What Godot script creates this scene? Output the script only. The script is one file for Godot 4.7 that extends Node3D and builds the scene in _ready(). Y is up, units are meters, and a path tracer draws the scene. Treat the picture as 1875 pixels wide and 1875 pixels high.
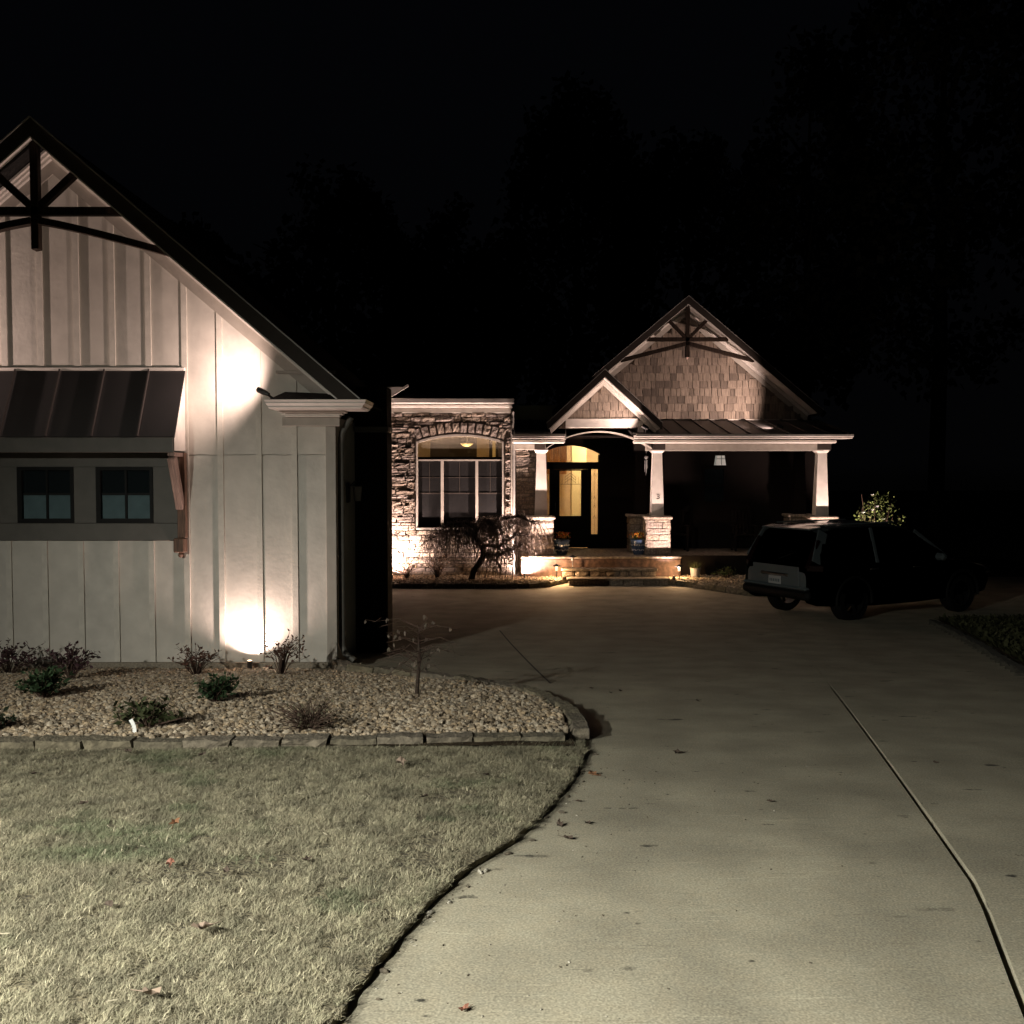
extends Node3D
# Night front yard: a board and batten garage, a craftsman house with a porch, a concrete drive and a parked car.
# x to the right, y up, camera looks along -z from the origin of x and z. Heights are metres, EYE is the camera's height.

const EYE := 1.6
var rng := RandomNumberGenerator.new()
var M := {}          # materials by name
var T := {}          # textures by name
var soft := FastNoiseLite.new()

# ------------------------------------------------------------------ mesh collector
class B:
	var v := PackedVector3Array()
	var n := PackedVector3Array()
	var c := PackedColorArray()
	var tint := Color.WHITE
	var tinted := false

	func tri(a: Vector3, b: Vector3, d: Vector3, out: Vector3) -> void:
		var nn := (d - a).cross(b - a)
		if nn.length_squared() < 1e-14:
			return
		nn = nn.normalized()
		if nn.dot(out) < 0.0:
			nn = -nn
			v.append_array([a, d, b])
		else:
			v.append_array([a, b, d])
		n.append_array([nn, nn, nn])
		if tinted:
			c.append_array([tint, tint, tint])

	func quad(a: Vector3, b: Vector3, d: Vector3, e: Vector3, out: Vector3) -> void:
		tri(a, b, d, out)
		tri(a, d, e, out)

	func box(at: Vector3, size: Vector3, basis := Basis.IDENTITY, r := 0.0) -> void:
		var h := size / 2.0
		r = minf(r, 0.45 * minf(size.x, minf(size.y, size.z)))
		var p := func(x: float, y: float, z: float) -> Vector3: return at + basis * Vector3(x, y, z)
		for ax in 3:
			var b1 := (ax + 1) % 3
			var b2 := (ax + 2) % 3
			for s in [-1.0, 1.0]:
				var k := []
				for q in [[-1, -1], [1, -1], [1, 1], [-1, 1]]:
					var w := Vector3.ZERO
					w[ax] = s * h[ax]
					w[b1] = q[0] * (h[b1] - r)
					w[b2] = q[1] * (h[b2] - r)
					k.append(p.call(w.x, w.y, w.z))
				var o := Vector3.ZERO
				o[ax] = s
				quad(k[0], k[1], k[2], k[3], basis * o)
			if r > 0.0:
				for s1 in [-1.0, 1.0]:
					for s2 in [-1.0, 1.0]:
						var k := []
						for q in [[0, -1], [0, 1], [1, 1], [1, -1]]:
							var w := Vector3.ZERO
							w[ax] = q[1] * (h[ax] - r)
							w[b1] = s1 * (h[b1] - (r if q[0] == 0 else 0.0))
							w[b2] = s2 * (h[b2] - (0.0 if q[0] == 0 else r))
							k.append(p.call(w.x, w.y, w.z))
						var o := Vector3.ZERO
						o[b1] = s1
						o[b2] = s2
						quad(k[0], k[1], k[2], k[3], basis * o)
		if r > 0.0:
			for sx in [-1.0, 1.0]:
				for sy in [-1.0, 1.0]:
					for sz in [-1.0, 1.0]:
						tri(p.call(sx * h.x, sy * (h.y - r), sz * (h.z - r)), p.call(sx * (h.x - r), sy * h.y, sz * (h.z - r)), p.call(sx * (h.x - r), sy * (h.y - r), sz * h.z), basis * Vector3(sx, sy, sz))

	# from corner to corner
	func span(lo: Vector3, hi: Vector3, r := 0.0) -> void:
		box((lo + hi) / 2.0, (hi - lo).abs(), Basis.IDENTITY, r)

	# a bar of width w (sideways) and height h (along up) between two points
	func bar(a: Vector3, b: Vector3, w: float, h: float, up := Vector3.UP, r := 0.0) -> void:
		var z := (b - a).normalized()
		if absf(z.dot(up)) > 0.98:
			up = Vector3.RIGHT
		var x := up.cross(z).normalized()
		box((a + b) / 2.0, Vector3(w, h, a.distance_to(b)), Basis(x, z.cross(x), z), r)

	func tube(pts: Array, radii: Array, sides := 8, caps := true) -> void:
		var rings := []
		var side := Vector3.RIGHT
		for i in pts.size():
			var d: Vector3 = (pts[mini(i + 1, pts.size() - 1)] - pts[maxi(i - 1, 0)]).normalized()
			if absf(d.dot(side)) > 0.9:
				side = Vector3.FORWARD if absf(d.z) < 0.8 else Vector3.UP
			var x := side.cross(d).normalized()
			side = d.cross(x).normalized()
			var ring := []
			for k in sides:
				var a := TAU * k / sides
				ring.append(x * cos(a) + side * sin(a))
			rings.append(ring)
		for i in pts.size() - 1:
			for k in sides:
				var k2 := (k + 1) % sides
				var a: Vector3 = pts[i] + rings[i][k] * radii[i]
				var b: Vector3 = pts[i] + rings[i][k2] * radii[i]
				var d: Vector3 = pts[i + 1] + rings[i + 1][k2] * radii[i + 1]
				var e: Vector3 = pts[i + 1] + rings[i + 1][k] * radii[i + 1]
				smooth(a, b, d, rings[i][k], rings[i][k2], rings[i + 1][k2])
				smooth(a, d, e, rings[i][k], rings[i + 1][k2], rings[i + 1][k])
		if caps:
			for i in [0, pts.size() - 1]:
				var o: Vector3 = pts[i] - pts[1 if i == 0 else i - 1]
				for k in range(1, sides - 1):
					tri(pts[i] + rings[i][0] * radii[i], pts[i] + rings[i][k] * radii[i], pts[i] + rings[i][k + 1] * radii[i], o)

	func smooth(a: Vector3, b: Vector3, d: Vector3, na: Vector3, nb: Vector3, nd: Vector3) -> void:
		var nn := (d - a).cross(b - a)
		if nn.length_squared() < 1e-14:
			return
		if nn.dot(na + nb + nd) < 0.0:
			v.append_array([a, d, b])
			n.append_array([na, nd, nb])
		else:
			v.append_array([a, b, d])
			n.append_array([na, nb, nd])
		if tinted:
			c.append_array([tint, tint, tint])

	# profile: [radius, height] pairs
	func lathe(at: Vector3, profile: Array, sides := 16, basis := Basis.IDENTITY) -> void:
		for i in profile.size() - 1:
			var r0: float = profile[i][0]
			var y0: float = profile[i][1]
			var r1: float = profile[i + 1][0]
			var y1: float = profile[i + 1][1]
			var s := Vector2(y1 - y0, r0 - r1).normalized()
			for k in sides:
				var a0 := TAU * k / sides
				var a1 := TAU * (k + 1) / sides
				var d0 := Vector3(cos(a0), 0, sin(a0))
				var d1 := Vector3(cos(a1), 0, sin(a1))
				var n0 := basis * (d0 * s.x + Vector3.UP * s.y)
				var n1 := basis * (d1 * s.x + Vector3.UP * s.y)
				var p00 := at + basis * (d0 * r0 + Vector3.UP * y0)
				var p01 := at + basis * (d1 * r0 + Vector3.UP * y0)
				var p10 := at + basis * (d0 * r1 + Vector3.UP * y1)
				var p11 := at + basis * (d1 * r1 + Vector3.UP * y1)
				smooth(p00, p01, p11, n0, n1, n1)
				smooth(p00, p11, p10, n0, n1, n0)

	# polygon in x and y, extruded from z0 to z1
	func prism(poly: PackedVector2Array, z0: float, z1: float) -> void:
		var t := Geometry2D.triangulate_polygon(poly)
		for i in range(0, t.size(), 3):
			var a := poly[t[i]]
			var b := poly[t[i + 1]]
			var d := poly[t[i + 2]]
			for z in [z0, z1]:
				tri(Vector3(a.x, a.y, z), Vector3(b.x, b.y, z), Vector3(d.x, d.y, z), Vector3(0, 0, z - (z0 + z1 - z)))
		var turn := -1.0 if Geometry2D.is_polygon_clockwise(poly) else 1.0
		for i in poly.size():
			var a := poly[i]
			var b := poly[(i + 1) % poly.size()]
			var e := b - a
			quad(Vector3(a.x, a.y, z0), Vector3(b.x, b.y, z0), Vector3(b.x, b.y, z1), Vector3(a.x, a.y, z1), Vector3(e.y, -e.x, 0) * turn)

	# rows of points as a smooth sheet; up tells which side is the outside
	func sheet(rows: Array, up: Vector3, flip_out := false) -> void:
		var nr := []
		for i in rows.size():
			var line := []
			for j in rows[i].size():
				var a: Vector3 = rows[mini(i + 1, rows.size() - 1)][j] - rows[maxi(i - 1, 0)][j]
				var b: Vector3 = rows[i][mini(j + 1, rows[i].size() - 1)] - rows[i][maxi(j - 1, 0)]
				var q := a.cross(b)
				if q.length_squared() < 1e-12:
					q = up
				if not flip_out and q.dot(up) < 0.0:
					q = -q
				line.append(q.normalized())
			nr.append(line)
		for i in rows.size() - 1:
			for j in rows[i].size() - 1:
				smooth(rows[i][j], rows[i][j + 1], rows[i + 1][j + 1], nr[i][j], nr[i][j + 1], nr[i + 1][j + 1])
				smooth(rows[i][j], rows[i + 1][j + 1], rows[i + 1][j], nr[i][j], nr[i + 1][j + 1], nr[i + 1][j])

	func middle() -> Vector3:
		var box_ := AABB(v[0], Vector3.ZERO)
		for p in v:
			box_ = box_.expand(p)
		return box_.get_center()

	func mesh(off := Vector3.ZERO) -> ArrayMesh:
		var a := []
		a.resize(Mesh.ARRAY_MAX)
		var w := v.duplicate()
		if off != Vector3.ZERO:
			for i in w.size():
				w[i] -= off
		a[Mesh.ARRAY_VERTEX] = w
		a[Mesh.ARRAY_NORMAL] = n
		if tinted:
			a[Mesh.ARRAY_COLOR] = c
		var m := ArrayMesh.new()
		m.add_surface_from_arrays(Mesh.PRIMITIVE_TRIANGLES, a)
		return m

# ------------------------------------------------------------------ nodes
func tag(o: Node3D, label: String, category: String, group := "", kind := "") -> Node3D:
	if label:
		o.set_meta("label", label)
	if category:
		o.set_meta("category", category)
	if group:
		o.set_meta("group", group)
	if kind:
		o.set_meta("kind", kind)
	return o

func thing(called: String, at: Vector3, label: String, category: String, group := "") -> Node3D:
	var o := Node3D.new()
	o.name = called
	o.position = at
	add_child(o, true)
	return tag(o, label, category, group)

func where(o: Node) -> Vector3:
	var p := Vector3.ZERO
	while o != self:
		p += o.position
		o = o.get_parent()
	return p

# what B holds, in world coordinates, as one mesh of its own about its own middle (only under parents that are not turned)
func part(called: String, b: B, m: Material, parent: Node = self) -> MeshInstance3D:
	var mid := b.middle()
	if parent == self:
		mid = Vector3(mid.x, mid.y, mid.z)
	var o := MeshInstance3D.new()
	o.name = called
	o.mesh = b.mesh(mid)
	o.material_override = m
	parent.add_child(o, true)
	o.position = mid - (where(parent) if parent != self else Vector3.ZERO)
	return o

# a shared mesh placed in the parent's own axes
func put(called: String, mesh: Mesh, m: Material, parent: Node, t: Transform3D) -> MeshInstance3D:
	var o := MeshInstance3D.new()
	o.name = called
	o.mesh = mesh
	o.material_override = m
	o.transform = t
	parent.add_child(o, true)
	return o

func structure(called: String, b: B, m: Material) -> MeshInstance3D:
	var o := part(called, b, m)
	o.set_meta("kind", "structure")
	return o

func scatter(called: String, mesh: Mesh, m: Material, places: Array, colors: Array, parent: Node = self) -> MultiMeshInstance3D:
	var mm := MultiMesh.new()
	mm.transform_format = MultiMesh.TRANSFORM_3D
	mm.use_colors = true
	mm.mesh = mesh
	mm.instance_count = places.size()
	for i in places.size():
		mm.set_instance_transform(i, places[i])
		mm.set_instance_color(i, colors[i])
	var o := MultiMeshInstance3D.new()
	o.name = called
	o.multimesh = mm
	o.material_override = m
	parent.add_child(o, true)
	o.set_meta("kind", "stuff")
	return o

# ------------------------------------------------------------------ materials
func noise_map(called: String, freq: float, octaves: int, lo: float, hi: float, size := 512, kind := FastNoiseLite.TYPE_SIMPLEX_SMOOTH) -> void:
	var f := FastNoiseLite.new()
	f.noise_type = kind
	f.frequency = freq
	f.fractal_octaves = octaves
	f.seed = called.hash() % 1000
	var im := f.get_seamless_image(size, size)
	im.convert(Image.FORMAT_L8)
	var d := im.get_data()
	for i in d.size():
		d[i] = int(255.0 * lerpf(lo, hi, d[i] / 255.0))
	T[called] = ImageTexture.create_from_image(Image.create_from_data(size, size, false, Image.FORMAT_L8, d))

func mat(called: String, lin: Color, rough: float, tex := "", scale := 1.0, bump := "", bump_cm := 0.3, bump_scale := 1.0) -> StandardMaterial3D:
	var m := StandardMaterial3D.new()
	m.resource_name = called
	m.albedo_color = lin.linear_to_srgb()
	m.roughness = rough
	if tex:
		m.albedo_texture = T[tex]
	if bump:
		m.heightmap_enabled = true
		m.heightmap_texture = T[bump]
		m.heightmap_scale = bump_cm
	if tex or bump:
		m.uv1_triplanar = true
		m.uv1_world_triplanar = true
		m.uv1_scale = Vector3.ONE * scale
	M[called] = m
	return m

func glow(called: String, color: Color, energy: float) -> StandardMaterial3D:
	var m := mat(called, Color(0.8, 0.8, 0.8), 0.4)
	m.emission_enabled = true
	m.emission = color
	m.emission_energy_multiplier = energy
	return m

func concrete_map() -> void:
	# 1024 px over 5 m: cloudy tone, broom streaks, pits and old leaf stains
	var s := 1024
	var a := FastNoiseLite.new()
	a.seed = 3
	a.frequency = 0.006
	a.fractal_octaves = 5
	var b := FastNoiseLite.new()
	b.seed = 8
	b.frequency = 0.45
	b.fractal_octaves = 2
	var cloud := a.get_seamless_image(s, s).get_data()
	var grit := b.get_seamless_image(s, s).get_data()
	var v := PackedFloat32Array()
	v.resize(s * s)
	for i in s * s:
		v[i] = 0.76 + 0.20 * (cloud[i] / 255.0 - 0.5) + 0.42 * (grit[i] / 255.0 - 0.5)
	var r := RandomNumberGenerator.new()
	r.seed = 77
	for k in 1300:      # short broom streaks, light and dark
		var x := r.randi() % s
		var y := r.randi() % s
		var len := r.randi_range(4, 40)
		var d := r.randf_range(-0.13, 0.13)
		var slope := r.randf_range(-0.12, 0.12)
		for q in len:
			v[((y + int(q * slope)) & (s - 1)) * s + ((x + q) & (s - 1))] += d
	for k in 150:       # old leaf stains: a few soft blots that overlap
		var cx := r.randi() % s
		var cy := r.randi() % s
		var big := pow(r.randf(), 2.5) * 9.0 + 2.0
		var dark := 0.05 + 0.33 * pow(r.randf(), 1.6)
		for q in r.randi_range(2, 6):
			var x := cx + int(r.randfn(0.0, big * 0.8))
			var y := cy + int(r.randfn(0.0, big * 0.25))
			var rx := big * r.randf_range(0.4, 1.2)
			var ry := big * r.randf_range(0.2, 0.5) + 0.7
			for j in range(-int(ry) - 1, int(ry) + 2):
				for i in range(-int(rx) - 1, int(rx) + 2):
					var e := 1.0 - (i * i) / (rx * rx) - (j * j) / (ry * ry)
					if e > 0.0:
						v[((y + j) & (s - 1)) * s + ((x + i) & (s - 1))] -= dark * minf(1.0, e * 2.0) * r.randf_range(0.3, 1.0)
	for k in 500:       # pale pits and dark specks
		v[(r.randi() % s) * s + r.randi() % s] += r.randf_range(-0.5, 0.35)
	var d8 := PackedByteArray()
	d8.resize(s * s * 3)
	for i in s * s:
		var w := clampf(v[i], 0.1, 1.0)
		var warm := (cloud[(i * 7 + 311) % (s * s)] / 255.0 - 0.5) * 0.02
		d8[i * 3] = int(255.0 * clampf(w * (1.0 + warm), 0.0, 1.0))
		d8[i * 3 + 1] = int(250.0 * w)
		d8[i * 3 + 2] = int(236.0 * clampf(w * (1.0 - warm), 0.0, 1.0))
	T.concrete = ImageTexture.create_from_image(Image.create_from_data(s, s, false, Image.FORMAT_RGB8, d8))

func wood_map() -> void:
	var s := 512
	var a := FastNoiseLite.new()
	a.seed = 21
	a.frequency = 0.02
	a.fractal_octaves = 4
	var d8 := PackedByteArray()
	d8.resize(s * s)
	for y in s:
		for x in s:
			d8[y * s + x] = int(255.0 * clampf(0.8 + 0.35 * a.get_noise_2d(x * 4.0, y * 0.16) + 0.1 * a.get_noise_2d(x * 14.0, y * 0.5), 0.25, 1.0))
	T.wood = ImageTexture.create_from_image(Image.create_from_data(s, s, false, Image.FORMAT_L8, d8))

func materials() -> void:
	noise_map("weather", 0.012, 5, 0.9, 1.0)
	noise_map("grain", 0.08, 3, 0.72, 1.0)
	noise_map("rough", 0.05, 4, 0.0, 1.0)
	noise_map("stone", 0.02, 5, 0.5, 1.0)
	noise_map("fine", 0.3, 3, 0.0, 1.0)
	concrete_map()
	wood_map()
	mat("concrete", Color(0.515, 0.50, 0.43), 0.85, "concrete", 0.2, "fine", 0.05, 0.2)
	mat("joint", Color(0.05, 0.045, 0.04), 0.95, "grain", 1.0)
	mat("soil", Color(0.07, 0.05, 0.032), 1.0, "stone", 0.8)
	mat("thatch", Color(0.2, 0.175, 0.11), 1.0, "stone", 1.3, "rough", 1.5)
	mat("dark_ground", Color(0.05, 0.05, 0.03), 1.0, "stone", 0.3)
	mat("siding", Color(0.56, 0.53, 0.475), 0.62, "weather", 0.45, "rough", 0.12)
	mat("siding_b", Color(0.545, 0.52, 0.47), 0.6, "weather", 0.6, "rough", 0.12)
	mat("batten", Color(0.58, 0.55, 0.49), 0.62, "weather", 0.9, "rough", 0.1)
	mat("trim", Color(0.64, 0.60, 0.55), 0.5, "weather", 0.7)
	mat("frieze", Color(0.34, 0.31, 0.27), 0.6, "weather", 0.7)
	mat("base_board", Color(0.30, 0.26, 0.2), 0.8, "grain", 0.8)
	mat("dark_trim", Color(0.095, 0.09, 0.078), 0.6, "weather", 0.7)
	mat("rake", Color(0.045, 0.038, 0.033), 0.6, "weather", 0.7)
	mat("beam", Color(0.032, 0.022, 0.016), 0.65, "wood", 1.2)
	mat("cedar", Color(0.21, 0.115, 0.075), 0.7, "wood", 2.2)
	mat("cedar_pale", Color(0.40, 0.27, 0.225), 0.7, "wood", 2.2)
	mat("roofing", Color(0.035, 0.033, 0.032), 0.95, "stone", 2.0, "rough", 0.5)
	mat("metal_roof", Color(0.04, 0.037, 0.037), 0.42, "weather", 0.5)
	mat("seam", Color(0.045, 0.039, 0.036), 0.45)
	mat("porch_metal", Color(0.022, 0.019, 0.018), 0.5, "weather", 0.5)
	mat("shaded_edging", Color(0.07, 0.065, 0.05), 1.0, "stone", 1.4)  # edging stone with shade put into its colour
	mat("dark_metal", Color(0.02, 0.02, 0.02), 0.4)
	mat("frame", Color(0.008, 0.0085, 0.0085), 0.5)
	mat("downspout", Color(0.30, 0.29, 0.27), 0.45)
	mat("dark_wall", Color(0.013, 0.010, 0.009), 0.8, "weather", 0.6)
	mat("mortar", Color(0.19, 0.16, 0.14), 1.0, "grain", 1.0)
	for i in 5:
		var c: Color = [Color(0.40, 0.32, 0.25), Color(0.33, 0.26, 0.20), Color(0.47, 0.39, 0.31), Color(0.27, 0.22, 0.185), Color(0.42, 0.35, 0.30)][i]
		mat("stone_%d" % i, c, 0.9, "stone", 1.6, "rough", 0.6)
	for i in 5:
		var c: Color = [Color(0.255, 0.20, 0.155), Color(0.20, 0.155, 0.12), Color(0.31, 0.245, 0.19), Color(0.155, 0.12, 0.093), Color(0.28, 0.22, 0.17)][i]
		mat("shingle_%d" % i, c, 0.85, "wood", 1.6)
	mat("pale_shingle", Color(0.42, 0.34, 0.27), 0.8, "wood", 1.6)
	mat("pale_shingle_b", Color(0.37, 0.30, 0.24), 0.8, "wood", 1.7)
	for i in 4:
		var c: Color = [Color(0.24, 0.21, 0.145), Color(0.28, 0.245, 0.165), Color(0.215, 0.19, 0.135), Color(0.26, 0.225, 0.17)][i]
		mat("edging_%d" % i, c, 0.95, "stone", 1.4, "rough", 0.8)
	mat("porch_slab", Color(0.17, 0.095, 0.068), 0.7, "stone", 0.7)
	mat("tread", Color(0.42, 0.35, 0.27), 0.85, "stone", 0.9)
	var p := mat("rock", Color(0.95, 0.95, 0.95), 0.85, "stone", 3.0)
	p.vertex_color_use_as_albedo = true
	p = mat("blade", Color(1, 1, 1), 0.8)
	p.vertex_color_use_as_albedo = true
	p.backlight_enabled = true
	p.backlight = Color(0.35, 0.35, 0.3)
	p = mat("leafy", Color(1, 1, 1), 0.6)
	p.vertex_color_use_as_albedo = true
	p.backlight_enabled = true
	p.backlight = Color(0.3, 0.3, 0.25)
	mat("bark", Color(0.10, 0.075, 0.06), 0.95, "stone", 4.0)
	mat("dark_bark", Color(0.05, 0.037, 0.028), 0.95, "stone", 4.0)
	mat("weeping", Color(0.065, 0.044, 0.03), 0.9)
	mat("twig", Color(0.085, 0.058, 0.046), 0.9)
	mat("crown", Color(0.006, 0.007, 0.005), 0.9)
	mat("dry_leaf", Color(0.16, 0.075, 0.035), 0.8)
	mat("pale_leaf", Color(0.2, 0.15, 0.115), 0.8)
	mat("red_leaf", Color(0.17, 0.07, 0.045), 0.7)
	mat("dark_leaf", Color(0.05, 0.035, 0.025), 0.85)
	mat("white_tag", Color(0.8, 0.82, 0.82), 0.5)
	mat("paint", Color(0.075, 0.092, 0.098), 0.22)
	M.paint.clearcoat_enabled = true
	M.paint.clearcoat = 1.0
	M.paint.clearcoat_roughness = 0.04
	mat("car_glass", Color(0.006, 0.007, 0.008), 0.04)
	mat("cladding", Color(0.005, 0.005, 0.005), 0.6)
	mat("tyre", Color(0.005, 0.005, 0.005), 0.9)
	mat("alloy", Color(0.03, 0.03, 0.03), 0.4)
	M.alloy.metallic = 0.8
	mat("chrome", Color(0.6, 0.6, 0.6), 0.12)
	M.chrome.metallic = 1.0
	mat("tail_red", Color(0.01, 0.003, 0.003), 0.12)
	mat("plate", Color(0.3, 0.31, 0.31), 0.4)
	mat("plate_ink", Color(0.05, 0.08, 0.1), 0.6)
	mat("pot_blue", Color(0.13, 0.2, 0.36), 0.2, "stone", 5.0)
	mat("pot_pattern", Color(0.7, 0.72, 0.75), 0.25)
	mat("pot_grey", Color(0.36, 0.35, 0.34), 0.7, "grain", 2.0)
	mat("tan_wall", Color(0.56, 0.45, 0.32), 0.8, "weather", 0.6)
	mat("cream_wall", Color(0.85, 0.78, 0.52), 0.8)
	mat("cabinet", Color(0.55, 0.24, 0.06), 0.5, "wood", 1.2)
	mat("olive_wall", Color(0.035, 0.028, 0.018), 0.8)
	mat("room_floor", Color(0.25, 0.13, 0.06), 0.5, "wood", 0.7)
	mat("screen", Color(0.017, 0.0165, 0.0165), 0.55, "grain", 3.0)
	mat("chime", Color(0.2, 0.2, 0.2), 0.3)
	var g := mat("pane", Color(0.9, 0.85, 0.75, 0.12), 0.03)
	g.transparency = BaseMaterial3D.TRANSPARENCY_ALPHA
	g.albedo_color = Color(0.95, 0.9, 0.8, 0.12)
	mat("dark_pane", Color(0.01, 0.014, 0.016), 0.05)
	mat("reflection_pane", Color(0.10, 0.155, 0.17), 0.12, "weather", 0.9)  # a bluish reflection put into the colour of the lower panes
	mat("lead", Color(0.03, 0.022, 0.012), 0.4)
	for k in ["dark_wall", "crown", "roofing", "rake", "beam", "dark_bark", "bark", "olive_wall", "dark_ground", "soil", "leafy", "cladding", "tyre", "twig", "screen", "frame"]:
		M[k].metallic_specular = 0.2
	glow("lens", Color(1.0, 0.84, 0.68), 6.0)
	glow("path_glow", Color(1.0, 0.85, 0.66), 1.6)
	glow("globe", Color(1.0, 0.83, 0.58), 2.0)
	glow("dim_globe", Color(1.0, 0.85, 0.6), 0.06)
	glow("lantern_glow", Color(0.9, 0.88, 0.82), 0.22)
	glow("yard_glow", Color(1.0, 0.97, 0.82), 8.0)

# ------------------------------------------------------------------ terrain
func gy0(z: float) -> float:
	var d := -z
	var t := [[-60.0, 1.0], [-10.0, 1.45], [0.0, 1.5], [3.0, 1.6], [5.0, 1.72], [7.0, 1.86], [9.0, 2.02], [11.0, 2.19], [14.0, 2.40], [17.0, 2.56], [20.0, 2.65], [23.0, 2.63], [26.0, 2.6], [120.0, 2.0]]
	for i in t.size() - 1:
		if d < t[i + 1][0]:
			return EYE - lerpf(t[i][1], t[i + 1][1], (d - t[i][0]) / (t[i + 1][0] - t[i][0]))
	return EYE - 2.0

func gy(z: float) -> float:
	return (gy0(z - 0.9) + gy0(z - 0.45) + gy0(z) + gy0(z + 0.45) + gy0(z + 0.9)) / 5.0

func along(table: Array, z: float) -> float:     # table of [z, x], z falling
	if z >= table[0][0]:
		return table[0][1]
	for i in table.size() - 1:
		if z >= table[i + 1][0]:
			return lerpf(table[i][1], table[i + 1][1], (z - table[i][0]) / (table[i + 1][0] - table[i][0]))
	return table[-1][1]

const LAWN_EDGE := [[5.0, -1.35], [0.0, -0.95], [-1.5, -0.72], [-2.65, -0.50], [-3.09, -0.44], [-3.38, -0.37], [-3.73, -0.284], [-4.16, -0.132], [-4.49, 0.031], [-4.97, 0.199], [-5.53, 0.343], [-6.31, 0.494], [-6.78, 0.523]]
const BED_EDGE := [[-6.93, 0.46], [-7.6, 0.45], [-8.42, 0.275], [-8.9, 0.05], [-9.65, -0.52], [-10.4, -1.40], [-10.69, -1.73], [-11.2, -2.0]]
const SLAB_JOINT := [[6.0, -0.2], [0.0, 0.64], [-2.93, 1.525], [-3.9, 1.84], [-9.37, 3.016], [-9.6, 3.065]]

func bed_front(x: float) -> float:
	return -6.39 - 0.075 * maxf(0.0, x + 2.3) - 0.02 * maxf(0.0, x + 1.0)

func ground() -> void:
	var b := B.new()
	var rows := []
	for i in 45:
		var z := lerpf(20.0, -110.0, i / 44.0)
		var line := []
		for j in 9:
			line.append(Vector3(lerpf(-110.0, 110.0, j / 8.0), gy(z) - 0.09, z))
		rows.append(line)
	b.sheet(rows, Vector3.UP)
	structure("ground", b, M.dark_ground)

	# the drive: two concrete slabs that meet at an open joint
	for side in 2:
		b = B.new()
		rows = []
		for i in 110:
			var z := 8.0 - i * 0.3
			var gap := 0.012 if z > -9.5 else 0.0015
			var xj := along(SLAB_JOINT, z)
			if z < -9.6:
				xj = 3.07 + (-9.6 - z) * 0.21
			var x0: float
			var x1: float
			var lift := 0.0
			if side == 0:
				x0 = along(LAWN_EDGE, z) - 0.5 if z > -6.8 else along(BED_EDGE, z) - 0.5
				if z < -13.3:
					x0 = -7.0
				x1 = xj - gap
			else:
				x0 = xj + gap
				x1 = 14.0
				lift = 0.011 * smoothstep(-9.0, -3.6, z)
			var line := []
			line.append(Vector3(x0, gy(z) - 0.1, z))
			for j in 13:
				line.append(Vector3(lerpf(x0, x1, j / 12.0), gy(z) + lift, z))
			line.append(Vector3(x1, gy(z) - 0.1, z))
			rows.append(line)
		# flat shading along the open edge: the skirt is its own strip
		var top := []
		for r in rows:
			top.append(r.slice(1, 14))
		b.sheet(top, Vector3.UP)
		for i in rows.size() - 1:
			for e in [[0, 1, -1.0], [13, 14, 1.0]]:
				b.quad(rows[i][e[0]], rows[i][e[1]], rows[i + 1][e[1]], rows[i + 1][e[0]], Vector3(e[2], 0, 0))
		structure("driveway", b, M.concrete)
	# saw cut across the far slab
	b = B.new()
	for i in 12:
		var p := Vector3(-0.191, 0, -15.51).lerp(Vector3(0.377, 0, -9.78), i / 12.0)
		var q := Vector3(-0.191, 0, -15.51).lerp(Vector3(0.377, 0, -9.78), (i + 1) / 12.0)
		p.y = gy(p.z) + 0.004
		q.y = gy(q.z) + 0.004
		b.quad(p + Vector3(-0.010, 0, 0), p + Vector3(0.010, 0, 0), q + Vector3(0.010, 0, 0), q + Vector3(-0.010, 0, 0), Vector3.UP)
	structure("driveway_control_joint", b, M.joint)

	# lawn soil with a cut edge
	b = B.new()
	rows = []
	for i in 241:
		var z := lerpf(5.0, -6.8, i / 240.0)
		var x1 := along(LAWN_EDGE, z) - 0.028 + 0.016 * soft.get_noise_2d(z * 130.0, 5.0) + 0.016 * soft.get_noise_2d(z * 700.0, 25.0)
		var line := []
		for j in 31:
			var x := lerpf(-11.0, x1, pow(j / 30.0, 0.6))
			line.append(Vector3(x, lawn_y(x, z), z))
		rows.append(line)
	b.sheet(rows, Vector3.UP)
	for i in 240:
		var p: Vector3 = rows[i][30]
		var q: Vector3 = rows[i + 1][30]
		b.quad(p, q, q - Vector3(0, 0.1, 0), p - Vector3(0, 0.1, 0), Vector3.RIGHT)
	structure("lawn", b, M.thatch)

func lawn_y(x: float, z: float) -> float:
	return gy(z) + 0.026 + 0.008 * soft.get_noise_2d(x * 28.0, z * 28.0) + 0.014 * soft.get_noise_2d(x * 7.0 + 90.0, z * 7.0)

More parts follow.
